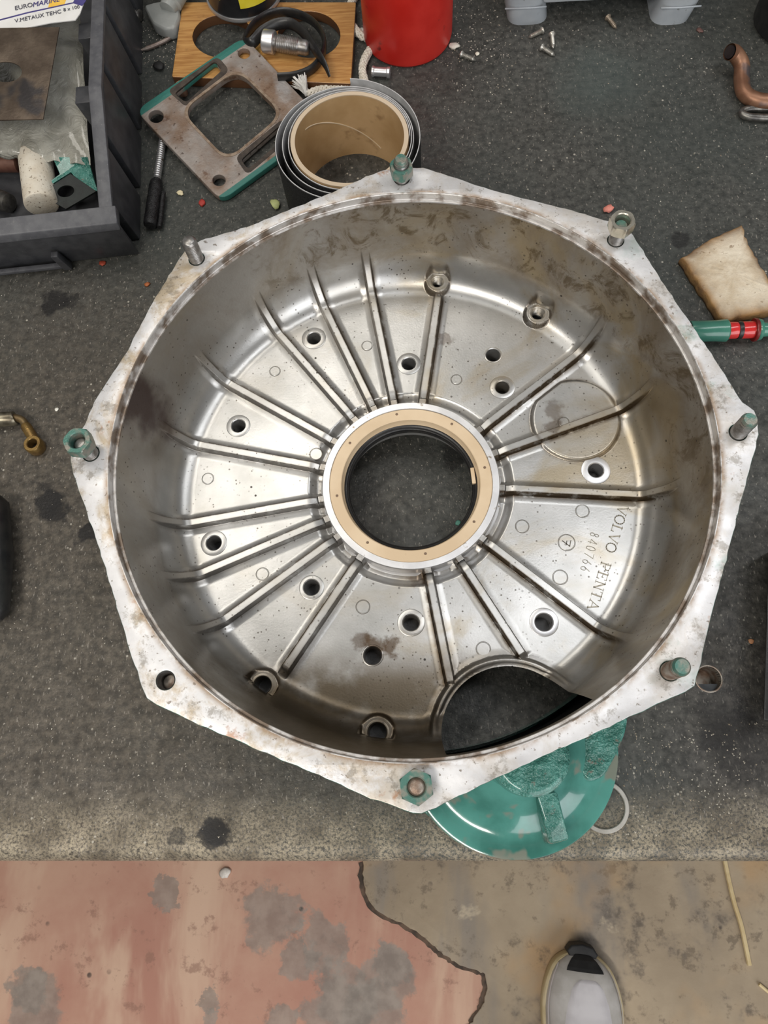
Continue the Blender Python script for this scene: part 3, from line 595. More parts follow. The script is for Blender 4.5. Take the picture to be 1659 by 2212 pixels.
#OBJECTS
# ------------------------------------------------------------------ loose things on the bench
def local(o, pts):                           # world points into the frame of an (unrotated or z-rotated) empty
    m = Matrix.Translation(o.location)@o.rotation_euler.to_matrix().to_4x4(); i = m.inverted(); return [i@Vector(p) for p in pts]
def on_plane(px, py, O, N):
    D = Vector((px-829.5)/F*RT-(py-1106.0)/F*UP+FW); C = Vector((0, 0, HC)); t = (O-C).dot(N)/D.dot(N); return C+D*t
def jitter_loop(lp, step, amp):
    out = []
    for i, p in enumerate(lp):
        q = lp[(i+1) % len(lp)]; n = max(1, int(math.hypot(q[0]-p[0], q[1]-p[1])/step))
        for k in range(n):
            t = k/n; out.append((p[0]+(q[0]-p[0])*t+random.uniform(-amp, amp), p[1]+(q[1]-p[1])*t+random.uniform(-amp, amp)))
    return out
def pxell(cx, cy, rx, ry, n=36, rot=0.0):
    return [(cx+rx*math.cos(a)*math.cos(rot)-ry*math.sin(a)*math.sin(rot), cy+rx*math.cos(a)*math.sin(rot)+ry*math.sin(a)*math.cos(rot)) for a in [2*math.pi*i/n for i in range(n)]]

# ---- storage bin with its contents
def build_bin():
    b = empty('parts_bin', (-.2416, .421, 0), math.radians(4.8))
    tag(b, 'dark grey plastic open-front parts bin full of hardware', 'storage bin')
    Wd, Dp, zf, zb, yk = .21, .34, .053, .082, .098      # width, depth, front and back rim height, where the rim stops rising
    def wall(name, x0, x1, x0t, x1t):        # a side wall with the sloping front
        t = .003
        P = [(0, .003), (Dp, .003), (Dp, zb-.004), (yk, zb-.004), (0, zf-.004)]
        v = [(x0, y, z) for y, z in P]+[(x1, y, z) for y, z in P]; n = len(P)
        f = [tuple(range(n))[::-1], tuple(range(n, 2*n))]+[(i, (i+1) % n, n+(i+1) % n, n+i) for i in range(n)]
        return meshobj(name, v, f, M['binplastic'], b)
    wall('side_wall', -.0105, -.0075, 0, 0); wall('side_wall', -Wd+.0075, -Wd+.0105, 0, 0)
    for s, x in ((1, -.0112), (-1, -Wd)):
        P = [(-.002, zf), (yk, zb), (Dp, zb)]; v = []; f = []
        for y, z in P: v += [(x, y, z-.005), (x+.0112, y, z-.005), (x+.0112, y, z), (x, y, z)]
        for i in range(2):
            for k in range(4): f.append((i*4+k, i*4+(k+1) % 4, i*4+4+(k+1) % 4, i*4+4+k))
        f += [(0, 1, 2, 3), (8, 9, 10, 11)]
        bevel_obj(meshobj('side_rim', v, f, M['binrim'], b), .0012)
    v, f = box_vf(-Wd, 0, Dp-.003, Dp, .003, zb); meshobj('back_wall', v, f, M['binplastic'], b)
    v, f = box_vf(-Wd+.004, -.004, .002, Dp, .0005, .0035); meshobj('bin_floor', v, f, M['binplastic'], b)
    # front: sloped panel, broad top rim
    bevel_obj(hexa('front_panel', [(-Wd, -.003, .0005), (.003, -.003, .0005), (.001, .003, .0005), (-Wd, .003, .0005), (-Wd, -.010, zf-.009), (.0035, -.010, zf-.009), (.001, -.004, zf-.009), (-Wd, -.004, zf-.009)], M['binplastic'], b), .0012)
    bevel_obj(hexa('front_rim', [(-Wd, -.0115, zf-.010), (.0030, -.0115, zf-.010), (.0030, .0035, zf-.006), (-Wd, .0035, zf-.006), (-Wd, -.0095, zf-.003), (.0026, -.0095, zf-.003), (.0026, .0035, zf+.002), (-Wd, .0035, zf+.002)], M['binrim'], b), .0010)
    bevel_obj(hexa('label_rail', [(-Wd, -.0105, .002), (-.062, -.0105, .002), (-.062, -.004, .002), (-Wd, -.004, .002), (-Wd, -.0115, .0065), (-.062, -.0115, .0065), (-.062, -.007, .0065), (-Wd, -.007, .0065)], M['binrim'], b), .0006)
    bevel_obj(hexa('label_stop', [(-.062, -.0125, .002), (-.055, -.0125, .002), (-.055, -.006, .002), (-.062, -.006, .002), (-.064, -.0150, .024), (-.058, -.0150, .024), (-.058, -.009, .024), (-.064, -.009, .024)], M['binplastic'], b), .0008)
    # vertical stiffening ribs outside, runner tabs inside
    for y0, y1, h in ((.012, .058, .034), (.068, .125, .060), (.134, .190, .072), (.20, .26, .074), (.27, .33, .074)):
        z0 = zf-.008+(zb-zf)*min(1, y0/yk); z1 = zf-.008+(zb-zf)*min(1, y1/yk)
        bevel_obj(hexa('stiffener', [(-.0080, y0, .0005), (.0035, y0, .0005), (.0035, y1, .0005), (-.0080, y1, .0005), (-.0080, y0, z0), (-.0025, y0, z0), (-.0025, y1, z1), (-.0080, y1, z1)], M['binplastic'], b), .0012)
    for y in (.098, .168, .238):
        bevel_obj(hexa('inner_tab', [(-.020, y+.004, .004), (-.0100, y+.004, .004), (-.0100, y+.012, .004), (-.020, y+.012, .004), (-.027, y-.002, .070), (-.0100, y-.002, .070), (-.0100, y+.016, .070), (-.027, y+.016, .070)], M['binplastic'], b), .0008)
    # plastic bag, pillow shaped
    g = G('cloudy_plastic_bag'); c = g.mix(g.ramp(g.noise(40, 4), .35, .65), (0.33, 0.32, 0.27), (0.50, 0.49, 0.43))
    g.bump(g.noise(55, 4, .6, 1.2), .8, .006); g.out(c, .2, 0, Transmission_Weight=.25, IOR=1.3, Coat_Weight=.5); mb = g.m
    NX, NY = 34, 44; v = []; f = []
    P00, P10, P01, P11 = at(-60, 343, .034), at(194, 346, .034), at(-60, -20, .058), at(172, 10, .058)
    for i in range(NX+1):
        for j in range(NY+1):
            u, w = i/NX, j/NY; p = P00.lerp(P10, u).lerp(P01.lerp(P11, u), w)
            bul = (math.sin(math.pi*min(max(u, 0), 1))**.5)*(math.sin(math.pi*w)**.35)
            wr = .0018*math.sin(u*37+3*math.sin(w*9))*math.exp(-w*9)+.0010*math.sin(u*11+w*17)
            v.append((p.x, p.y+(.004*math.sin(u*5.5) if j == 0 else 0), p.z+.008*bul+wr))
    k = len(v); v += [(x, y, z-.016*(math.sin(math.pi*min(max(i_//(NY+1)/NX, 0), 1))**.5)*(math.sin(math.pi*(i_ % (NY+1))/NY)**.35)-.0006) for i_, (x, y, z) in enumerate(list(v))]
    for i in range(NX):
        for j in range(NY):
            a = i*(NY+1)+j; q = (a, a+NY+1, a+NY+2, a+1); f.append(q); f.append(tuple(k+t for t in q[::-1]))
    tag(meshobj('plastic_bag', v, f, mb, None, True), 'cloudy clear plastic bag lying under the brown steel plate in the bin', 'plastic bag')
    # printed header card of the bag
    O = at(90, 40, .081); Nn = Vector((0, -.12, 1)).normalized()
    U = (on_plane(185, 12, O, Nn)-on_plane(0, 55, O, Nn)).normalized(); V = Nn.cross(U)
    R = Matrix((U, V, Nn)).transposed().to_4x4(); R.translation = O
    def uv(px, py): p = R.inverted()@on_plane(px, py, O, Nn); return (p.x, p.y)
    white = mottled('white_card', (0.70, 0.69, 0.66), (0.78, 0.77, 0.75), 30, .5, 0, 0)
    blue = mottled('violet_print', (0.05, 0.04, 0.17), (0.07, .06, .22), 90, .5); yel = mottled('yellow_print', (0.82, 0.48, 0.05), (0.86, .55, .10), 60, .5); ink = mottled('dark_ink', (0.05, .05, .07), (.09, .09, .11), 200, .5)
    lab = plate('label_card', [[uv(-70, -30), uv(190, -60), uv(183, 2), uv(173, 30), (uv(163, 44)), uv(110, 50), uv(60, 60), uv(-70, 85)]], -.0004, .0004, white); lab.matrix_world = R
    tag(lab, 'white printed header card with violet and yellow print in the bin', 'label card')
    def strip(name, pts, m, z=.00055): return plate(name, [[uv(*p) for p in pts]], .0003, z, m, lab)
    strip('yellow_panel', [(112, -12), (150, -18), (140, 10), (104, 20)], yel)
    strip('blue_panel', [(170, -20), (192, -24), (186, 3), (178, 14), (158, 8)], blue, .0006)
    strip('blue_line', [(-30, 51), (60, 27.5), (165, 5), (165, 7), (60, 30), (-30, 53.5)], blue, .0007)
    def text(name, body, px, py, size, m, shear=0.0, rot=0.0):
        cu = bpy.data.curves.new(name, 'FONT'); cu.body = body; cu.size = size; cu.extrude = .0001; cu.shear = shear
        tmp = bpy.data.objects.new('tmp', cu); col.objects.link(tmp); dg = bpy.context.evaluated_depsgraph_get(); dg.update()
        me = bpy.data.meshes.new_from_object(tmp.evaluated_get(dg)); bpy.data.objects.remove(tmp); bpy.data.curves.remove(cu); me.name = name
        o = link(name, me, m, lab, False); p = uv(px, py); o.location = (p[0], p[1], .0008); o.rotation_euler = (0, 0, rot); return o
    a1 = uv(34, 24); a2 = uv(118, 6); rr = math.atan2(a2[1]-a1[1], a2[0]-a1[0])
    text('print_euro', 'EURO', 33, 24, .0060, ink, 0, rr); text('print_marine', 'MARINE', 71, 17, .0066, blue, .25, rr)
    text('print_line', 'V.METAUX TEHC', 33, 51, .0053, ink, 0, rr*1.1); text('print_size', '8 x 100', 138, 26.5, .0046, ink, 0, rr*1.2)
    # brown steel plate with a big hole
    O2 = at(50, 160, .076); N2 = Vector((.02, -.10, 1)).normalized(); U2 = Vector((1, 0, 0)); U2 = (U2-N2*U2.dot(N2)).normalized(); V2 = N2.cross(U2)
    R2 = Matrix((U2, V2, N2)).transposed().to_4x4(); R2.translation = O2
    def uv2(px, py): p = R2.inverted()@on_plane(px, py, O2, N2); return (p.x, p.y)
    rust = mottled('brown_scaled_steel', (0.085, 0.062, 0.045), (0.15, 0.115, 0.085), 45, .45, .5, .25, spots=((0.05, .045, .045), .4, .55))
    o = plate('steel_plate', [[uv2(*p) for p in ((-120, 62), (128, 58), (93, 257), (-120, 262))], [uv2(*p) for p in pxell(12, 155, 35, 22)]], -.0012, 0, rust, bevel=.0003); o.matrix_world = R2
    tag(o, 'brown square steel plate with a large round hole lying on the plastic bag', 'steel plate')
    # speckled cream tube
    cream = mottled('speckled_cream_foam', (0.62, 0.55, 0.44), (0.70, 0.65, 0.55), 60, .8, 0, .3, spots=((0.22, .17, .12), 7, .60))
    a, c = at(90, 444, .024), at(74, 322, .026)
    ax = (c-a).normalized(); pth = [a, a+ax*.0008, a+ax*.003]+[a.lerp(c, t) for t in (.3, .6, 1.0)]
    tag(tube('foam_tube', pth, [.0125, .0138, .0142, .0142, .0142, .0142], cream, seg=28), 'speckled cream foam cylinder lying at the front of the bin', 'foam cylinder')
    # green angle bracket with a hole
    dk = mottled('black_green_paint', (0.004, 0.006, 0.005), (0.012, 0.018, 0.016), 90, .6, .0, .2)
    br = empty('angle_bracket', at(145, 410, .004)); tag(br, 'green painted steel angle bracket with a round hole, front of the bin', 'bracket')
    O3 = at(145, 412, .026); N3 = Vector((.12, -.42, 1)).normalized(); U3 = (at(205, 410, .026)-at(85, 418, .026)).normalized(); U3 = (U3-N3*U3.dot(N3)).normalized(); V3 = N3.cross(U3)
    R3 = Matrix((U3, V3, N3)).transposed().to_4x4(); R3.translation = O3-Vector(br.location)
    R3w = Matrix((U3, V3, N3)).transposed().to_4x4(); R3w.translation = O3
    def uv3(px, py): p = R3w.inverted()@on_plane(px, py, O3, N3); return (p.x, p.y)
    o = plate('drilled_leg', [[uv3(*p) for p in ((84, 418), (152, 375), (208, 413), (142, 452))], [uv3(*p) for p in pxell(142, 413, 18, 12, rot=-.2)]], -.003, 0, dk, br, bevel=.0004); o.matrix_local = R3
    o = plate('painted_leg', [[uv3(*p) for p in ((112, 338), (188, 338), (210, 412), (180, 405), (152, 371), (84, 414), (80, 410), (128, 375))]], -.006, -.0008, M['teal'], br, bevel=.0005); o.matrix_local = R3
    a, c = at(-20, 425, .012), at(22, 440, .014); ax = (c-a).normalized()
    tag(tube('hex_bolt', [a, a.lerp(c, .5), a.lerp(c, .8), c-ax*.001, c], [.009, .009, .0085, .008, .006], M['darksteel'], seg=20), 'dark rounded bolt end in the front corner of the bin', 'bolt')
    a, c = at(-40, 352, .016), at(42, 352, .016); mt_ = mottled('red_brown_rust', (0.12, .05, .035), (.2, .1, .07), 80, .6, .2)
    tag(tube('rusty_pin', [a, a.lerp(c, .5), a.lerp(c, .97), c], [.008, .008, .008, .006], mt_, seg=18), 'rusty red-brown round pin under the edge of the bag', 'pin')
build_bin()

# ---- turbo flange gasket plate, wooden block, tin, strap, bolt
def build_top_left():
    wood_g = G('varnished_plywood'); c = wood_g.mix(wood_g.ramp(wood_g.noise(30, 5, .6, stretch=(1.2, 14, 14)), .3, .7), (0.36, 0.165, 0.045), (0.55, 0.30, 0.10))
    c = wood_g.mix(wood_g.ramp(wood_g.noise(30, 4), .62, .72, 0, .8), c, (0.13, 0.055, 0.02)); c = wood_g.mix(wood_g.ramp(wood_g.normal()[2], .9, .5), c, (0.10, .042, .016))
    wood_g.bump(wood_g.noise(60, 4, stretch=(1, 12, 12)), .15, .001); wood = wood_g.out(c, .38, 0, Coat_Weight=.15)
    z = .010; o0 = at(570, 90, 0)
    def loc(lp): return [(p.x-o0.x, p.y-o0.y) for p in pxs(lp, z)]
    wb = plate('wooden_block', [roundpoly(loc([(394, 4), (769, 4), (758, 181), (371, 166)]), .002), loc(pxell(482, 78, 66, 46)), loc(pxell(668, 74, 67, 50, rot=.05))], 0, z, wood, bevel=.0008)
    wb.location = o0; tag(wb, 'varnished wooden board with two oval cut-outs lying on the bench', 'wooden board')
    # square flange plate, one side up on the board
    A, B, C_ = at(527, 90, .0175), at(303, 243, .0160), at(480, 424, .0068)
    N = (B-A).cross(C_-A).normalized(); N = N if N.z > 0 else -N; O = at(470, 250, .011); O = on_plane(470, 250, A, N)
    U = (A-B).normalized(); V = N.cross(U); R = Matrix((U, V, N)).transposed().to_4x4(); R.translation = O
    def uv(px, py): p = R.inverted()@on_plane(px, py, A, N); return (p.x, p.y)
    g = G('rusted_machined_plate')
    c = g.mix(g.ramp(g.noise(28, 5, .6), .35, .68), (0.36, 0.325, 0.30), (0.235, 0.155, 0.105))
    c = g.mix(g.ramp(g.noise(60, 5, .7), .57, .66, 0, .8), c, (0.14, 0.075, 0.045))
    c = g.mix(g.ramp(g.noise(22, 4), .60, .72, 0, .7), c, (0.45, 0.44, 0.44))
    c = g.mix(g.ramp(g.noise(240, 3), .64, .72, 0, .8), c, (0.06, 0.035, 0.025))
    e1, e2 = uv(303, 243), uv(527, 90); X, Y, Z = g.sep(); ymax = e1[1]; ymin = uv(480, 424)[1]
    tm = g.math('MAXIMUM', g.ramp(Y, ymax-.0034, ymax-.0028), g.ramp(Y, ymin+.0024, ymin+.0017))
    c = g.mix(tm, c, (0.035, 0.175, 0.145)); g.bump(g.noise(330, 5, .65), .4, .001)
    mp = g.out(c, .48, g.math('MULTIPLY', g.math('SUBTRACT', 1.0, tm), .35))
    def loc2(lp): return [uv(*p) for p in lp]
    loops = [roundpoly(loc2([(527, 78), (292, 238), (478, 434), (706, 268)]), .012, 8), roundpoly(loc2([(512, 150), (392, 240), (491, 346), (610, 246)]), .017, 8),
             roundpoly(loc2([(376, 203), (464, 132), (480, 152), (402, 222)]), .004), roundpoly(loc2([(520, 346), (604, 272), (622, 292), (536, 366)]), .004)]
    loops += [loc2(pxell(x, y, r, r*.86, 24)) for x, y, r in ((527, 115, 13), (337, 251, 16), (473, 389, 14), (648, 250, 13))]
    gp = plate('flange_plate', loops, -.006, 0, mp, bevel=.0008); gp.matrix_world = R
    tag(gp, 'rusty square flange plate with a rounded square opening and green edges', 'flange plate')
    dkm = mottled('dark_recess', (0.045, .036, .030), (.085, .066, .052), 150, .55, .2, .3)  # darker brown band around the slots
    for outer, inner in (([(362, 196), (470, 122), (496, 152), (402, 232)], [(376, 203), (464, 132), (480, 152), (402, 222)]), ([(508, 340), (612, 256), (636, 292), (534, 378)], [(520, 346), (604, 272), (622, 292), (536, 366)])):
        plate('slot_recess', [roundpoly(loc2(outer), .006), roundpoly(loc2(inner), .004)], -.0015, .00025, dkm, gp)
    plate('opening_rim', [roundpoly(loc2([(512, 143), (384, 240), (491, 353), (618, 246)]), .018, 8), roundpoly(loc2([(512, 150), (392, 240), (491, 346), (610, 246)]), .017, 8)], -.001, .0004, mottled('scaled_rim', (.22, .15, .10), (.36, .28, .21), 150, .6, .2, .5), gp)
    sal = mottled('corroded_copper', (.5, .26, .17), (.32, .19, .13), 120, .5, .2, .2)
    p = at(397, 203, 0); o = lathe('copper_rivet', [(0, .0125), (.003, .0122), (.0052, .0105), (.0058, .0075), (.004, .006), (.004, 0), (0, 0)], sal, n=20); o.location = p
    tag(o, 'small corroded copper rivet standing in the slot of the flange plate', 'rivet')
    # black tin with silver bottom seam
    c0 = at(528, -12, .010); tn = empty('tin', c0); tag(tn, 'black tin with silver seam and yellow label standing on the wooden board', 'tin')
    blk = mottled('glossy_black_paint', (.012, .012, .014), (.02, .02, .022), 50, .25, 0, 0, Coat_Weight=.3)
    R0 = .0365; lathe('body', [(0, .001), (R0-.001, .001), (R0-.0012, .004), (R0-.0012, .11), (R0-.003, .112), (0, .112)], blk, tn, n=72)
    lathe('bottom_seam', [(R0-.003, 0), (R0, 0), (R0+.0006, .0016), (R0, .0034), (R0-.0014, .0036)], M['silver'], tn, n=72)
    yl = mottled('yellow_label', (.75, .62, .02), (.82, .70, .06), 60, .5); v = []; f = []
    for a0, a1, z0, z1 in ((-88, -46, .0135, .032), (-150, -118, .020, .034)):
        k = len(v); n = 10
        for i in range(n+1):
            a = math.radians(a0+(a1-a0)*i/n)
            for r in (R0-.0013, R0-.0008):
                for zz in (z0, z1): v.append((r*math.cos(a), r*math.sin(a), zz))
        for i in range(n):
            q = k+i*4; f += [(q+2, q+6, q+7, q+3), (q, q+2, q+6, q+4), (q+1, q+5, q+7, q+3)]
        f += [(k, k+1, k+3, k+2), (k+n*4, k+n*4+1, k+n*4+3, k+n*4+2)]
    autosmooth(meshobj('label', v, f, yl, tn))
    # black rubber strap, curled
    path = [(600, 167), (640, 163), (676, 147), (698, 115), (698, 78), (672, 44), (628, 27), (584, 30), (548, 54), (530, 88), (545, 92), (568, 68), (600, 52), (630, 52), (658, 74), (684, 112), (702, 140), (712, 166)]
    zz = [.0155]*10+[.019, .0205, .022, .0225, .0225, .0225, .021, .0155]
    pth = smooth_path([at(x, y, z_) for (x, y), z_ in zip(path, zz)], 6); n = len(pth)
    tag(tube('rubber_strap', pth, [.005*min(1, .35+(n-1-i)/18) for i in range(n)], M['rubber'], seg=10, sx=.42, sy=1.0), 'curled black rubber strap lying on the wooden board round a bolt', 'strap')
    # socket head cap screw
    a, c = at(568, 88, .0205), at(668, 104, .018); ax = (c-a).normalized(); L = (c-a).length
    bt = empty('cap_bolt', (a.x, a.y, .010)); tag(bt, 'large steel socket head bolt lying on the wooden board inside the strap', 'bolt')
    rot = Vector((0, 0, 1)).rotation_difference(ax).to_matrix().to_4x4(); rot.translation = Vector((0, 0, a.z-.010))
    h = lathe('head', [(0, .004), (.0045, .004), (.0045, .0003), (.0085, 0), (.0098, .0010), (.0100, .0025), (.0100, .0105), (.0092, .0112), (.006, .0112)], M['silver'], bt, n=40); h.matrix_local = rot
    s = lathe('threaded_shank', [(.0068, .011), (.0068, .014)]+thread(.0076, .014, L-.010, .0016, .0008)+[(.0064, L-.009), (.0066, L-.003), (.0055, L), (0, L)], M['steel'], bt, n=36, ang=70); s.matrix_local = rot
build_top_left()

def place_axis(o, a, b, root=None):          # put an object built along +z onto the axis a -> b
    R = Vector((0, 0, 1)).rotation_difference((Vector(b)-Vector(a)).normalized()).to_matrix().to_4x4(); R.translation = Vector(a)-(root.location if root else Vector()); o.matrix_local = R; return o

def build_tools():
    # knurled scriber under the flange plate
    a, b = at(324, 488, .0065), at(354, 285, .0036); L = (b-a).length
    t = empty('scriber', (a.x, a.y, 0)); tag(t, 'black knurled scriber with a silver ringed shaft beside the parts bin', 'hand tool')
    kn = mottled('black_knurled', (.012, .012, .013), (.03, .03, .032), 300, .4, .3, .6, bscale=900)
    pf = [(0, 0), (.0045, 0), (.0055, .001)]+[(.0060 if k % 2 else .0057, .002+k*.0016) for k in range(27)]+[(.0055, .047), (.0036, .050), (.0034, .0505)]
    place_axis(lathe('handle', pf, kn, t, n=28), a, b, t)
    place_axis(lathe('shaft', [(.0033, .050)]+[(r, z) for k in range(int((L-.052)/.0024)) for r, z in ((.0033, .0505+k*.0024), (.0033, .0522+k*.0024), (.0029, .0524+k*.0024), (.0029, .0527+k*.0024))]+[(.0025, L), (0, L)], M['silver'], t, n=20, ang=70), a, b, t)
    side = (b-a).cross(Vector((0, 0, 1))).normalized()
    c = tube('clip', [a+side*.0078+Vector((0, 0, -.002)), a.lerp(b, .35)+side*.0072+Vector((0, 0, -.001))], .0022, kn, t, 10); c.location = -t.location
    # clear plastic nozzle, thread end, thin rod
    clear = mottled('cloudy_clear_plastic', (.46, .48, .46), (.60, .62, .60), 40, .28, 0, .1, Transmission_Weight=.45, IOR=1.4)
    lp = [(p.x, p.y) for p in pxs([(311, 14), (340, 6), (384, 2), (390, 36), (379, 62), (358, 66), (330, 52)], .012)]
    nz = empty('plastic_nozzle', at(350, 40, 0)); tag(nz, 'cloudy clear plastic spout beside the wooden board', 'plastic part')
    o = plate('flat_spout', [roundpoly([(x-nz.location.x, y-nz.location.y) for x, y in lp], .004)], 0, .014, clear, nz, bevel=.003)
    a, b = at(362, 20, .016), at(398, -50, .022); o = tube('neck', [a, a.lerp(b, .15), a.lerp(b, .2), b], [.008, .0085, .0105, .0115], clear, nz, 24); o.location = -nz.location
    a, b = at(268, 22, .006), at(304, 36, .006); L = (b-a).length
    s = lathe('threaded_stub', [(0, 0), (.0045, 0)]+thread(.0058, 0, L-.001, .0018, .0009)+[(.004, L), (0, L)], M['darksteel'], n=24, ang=70); place_axis(s, a, b)
    tag(s, 'short dark threaded stub lying between the bin and the plastic spout', 'threaded stub')
    tag(tube('thin_rod', smooth_path(pxs([(293, 112), (335, 98), (372, 78), (388, 52)], .0025), 5), [.0012]*3+[.0022]*13, mottled('dull_brown_wire', (.2, .15, .13), (.3, .25, .22), 100, .4, .6), seg=10), 'thin brown metal rod lying beside the wooden board', 'rod')
    # red can
    p = at(881, 76, 0); cn = empty('red_can', p); tag(cn, 'scuffed red cylindrical can standing at the back of the bench', 'can')
    red = mottled('scuffed_red_paint', (.50, .016, .010), (.60, .030, .020), 22, .38, 0, .05, spots=((.20, .012, .010), 2.4, .66))
    Rc = .0415; lathe('body', [(0, .0005), (Rc-.004, .0005), (Rc-.0008, .0020), (Rc, .0055), (Rc, .150), (Rc-.004, .156), (0, .156)], red, cn, n=96)
    lathe('base_rim', [(Rc-.006, 0), (Rc-.0018, 0), (Rc-.0012, .0022)], mottled('dirty_rim', (.06, .015, .012), (.12, .02, .02), 80, .6), cn, n=96)
    # braided rope
    rp = smooth_path([at(x, y, z) for x, y, z in ((664, 204, .004), (700, 192, .004), (745, 190, .0042), (788, 190, .0042), (785, 168, .0042), (783, 148, .0042), (788, 128, .0042), (799, 108, .0042), (806, 95, .0040), (800, 84, .0040), (782, 78, .0042), (764, 60, .0042), (753, 34, .0042), (758, 8, .0042), (778, -20, .0042))], 14)
    T, Nn, B = frames(rp); ln = [0]
    for i in range(1, len(rp)): ln.append(ln[-1]+(rp[i]-rp[i-1]).length)
    tot = ln[-1]; m = 210; res = []
    for i in range(m):
        d = tot*i/(m-1); j = min(range(len(ln)-1), key=lambda q: abs(ln[q]-d)); res.append((rp[j], Nn[j], B[j]))
    sh = []
    for sgn in (1, -1):
        for k in range(5):
            pth = []
            for i, (p_, n_, b_) in enumerate(res):
                a_ = sgn*i*.30+2*math.pi*k/5; r_ = .0026+.0004*math.sin(i*.75*2+sgn*1.57+k); pth.append(p_+n_*(r_*math.cos(a_))+b_*(r_*math.sin(a_)))
            sh.append(tube_vf(pth, .0012, 5))
    rope = empty('braided_rope', (rp[0].x, rp[0].y, 0)); tag(rope, 'white braided rope with a frayed end running round the red can', 'rope')
    rm = mottled('white_rope', (.62, .57, .48), (.74, .70, .62), 200, .8, 0, 0, spots=((.28, .25, .2), 1, .66))
    o = meshobj('strands', *join_vf(sh), rm, rope, True); o.location = -rope.location
    fr = []
    for k in range(90):
        a_ = random.uniform(-.5, .5)*1.3; e = rp[0]; d = Vector((-.55+a_*.9, .75-abs(a_)*.3, random.uniform(.1, 1.3))).normalized()*random.uniform(.009, .019)
        fr.append(tube_vf(smooth_path([e+Vector((random.uniform(-.002, .002), random.uniform(-.002, .002), 0)), e+d*.5+Vector((0, 0, .002)), e+d], 3), [.0009, .0009, .0009, .0008, .0008, .0006, .0005], 4))
    o = meshobj('frayed_end', *join_vf(fr), mottled('frayed_white', (.72, .70, .66), (.78, .77, .74), 90, .7), rope, True); o.location = -rope.location
    # small bright bushing
    a, b = at(803, 154, .0052), at(843, 157, .0052); L = (b-a).length
    s = lathe('steel_bushing', [(.0028, .004), (.0028, .0002), (.0038, 0), (.0046, .0006), (.0046, L*.12), (.0040, L*.16), (.0040, L*.80), (.0047, L*.84), (.0049, L*.98), (.0040, L), (0, L)], M['silver'], n=28); place_axis(s, a, b)
    tag(s, 'small bright steel bushing lying beside the rope below the red can', 'bushing')
    # abrasive roll
    zt = .064; l, r_ = at(637, 300, zt), at(873, 300, zt); c = (l+r_)/2; c = Vector((c.x, (at(757, 208, zt).y+at(765, 391, zt).y)/2, 0)); ri = (r_-l).length/2
    ar = empty('abrasive_roll', c); tag(ar, 'roll of black abrasive cloth on a cardboard core behind the housing', 'abrasive roll')
    g = G('brown_cardboard'); X, Y, Z = g.sep(); cc = g.mix(g.ramp(g.noise(26, 4), .32, .68), (.46, .295, .135), (.60, .41, .215)); cc = g.mix(g.ramp(g.noise(30, 4, .6), .60, .72, 0, .6), cc, (.22, .12, .05)); cc = g.mix(g.ramp(Z, zt-.0012, zt-.0004), cc, (.62, .50, .36)); card = g.out(cc, .6, 0)
    co_ = lathe('cardboard_core', [(ri, 0), (ri, zt), (ri+.0035, zt), (ri+.0035, 0), (ri, 0)], card, ar, n=128, ang=30)
    hx_ = []
    for i in range(60):                      # the spiral seam inside the core
        a_ = math.radians(150-1.55*i); hx_.append((math.cos(a_)*(ri-.0001), math.sin(a_)*(ri-.0001), zt-.012-.040*(i/59)**1.3))
    tube('seam', [Vector(p) for p in hx_], .0005, mottled('pale_seam', (.62, .50, .33), (.66, .55, .4), 60, .6), co_, 5)
    def spiral(name, th0, th1, rf, t0, t1, mat, z0, z1):
        v = []; f = []; n = int((th1-th0)/math.radians(3))
        for i in range(n+1):
            th = th0+(th1-th0)*i/n; r = rf(th)
            for q in (r+t0, r+t1):
                for z in (z0, z1): v.append((q*math.cos(th), q*math.sin(th), z))
        for i in range(n):
            q = i*4; f += [(q, q+4, q+5, q+1), (q+2, q+3, q+7, q+6), (q+1, q+5, q+7, q+3), (q, q+2, q+6, q+4)]
        f += [(0, 1, 3, 2), (n*4, n*4+2, n*4+3, n*4+1)]
        return autosmooth(meshobj(name, v, f, mat, ar), 35)
    def rf(th):                              # tight turns, then looser towards the lower left
        k = th/(2*math.pi); return ri+.0042+.0013*k+.0020*max(0, k-.6)*(1+math.cos(th-math.radians(205)))+.0045*max(0, k-2.35)*(1+.5*math.cos(th-math.radians(60)))
    grit_m = mottled('black_abrasive_grit', (.008, .008, .008), (.03, .03, .03), 900, .55, 0, .8, bscale=1500); back_m = mottled('grey_cloth_backing', (.50, .50, .50), (.62, .62, .62), 120, .5)
    spiral('cloth_backing', 0, 2*math.pi*3.25, rf, 0, .0006, back_m, .0003, zt-.0004); spiral('grit_layer', 0, 2*math.pi*3.25, rf, .0006, .0010, grit_m, 0, zt-.001)
    # clear plastic tray standing on two feet
    ty = empty('plastic_tray', at(1295, 30, 0)); tag(ty, 'translucent pale plastic tray foot rail at the back of the bench', 'plastic tray')
    tray = mottled('milky_plastic', (.50, .54, .58), (.60, .64, .67), 30, .3, 0, .05, Transmission_Weight=.35, IOR=1.35, spots=((.22, .22, .21), 5, .66))
    def foot(px0, px1, out):
        a, b = at(px0, 56, 0), at(px1, 58, 0); d = .10; x0, x1 = (a.x, b.x); y = a.y; h = .062; sh_ = .010
        lp = roundpoly([(x0, y), (x1, y), (x1, y+d), (x0, y+d)], .014)
        v = [(x, yy, 0) for x, yy in lp]+[(x+out*sh_*.4, yy, .018) for x, yy in lp]+[(x+out*sh_, yy-.001, h) for x, yy in lp]; n = len(lp)
        f = [tuple(range(n))[::-1], tuple(range(2*n, 3*n))]+[(r0*n+i, r0*n+(i+1) % n, (r0+1)*n+(i+1) % n, (r0+1)*n+i) for r0 in (0, 1) for i in range(n)]
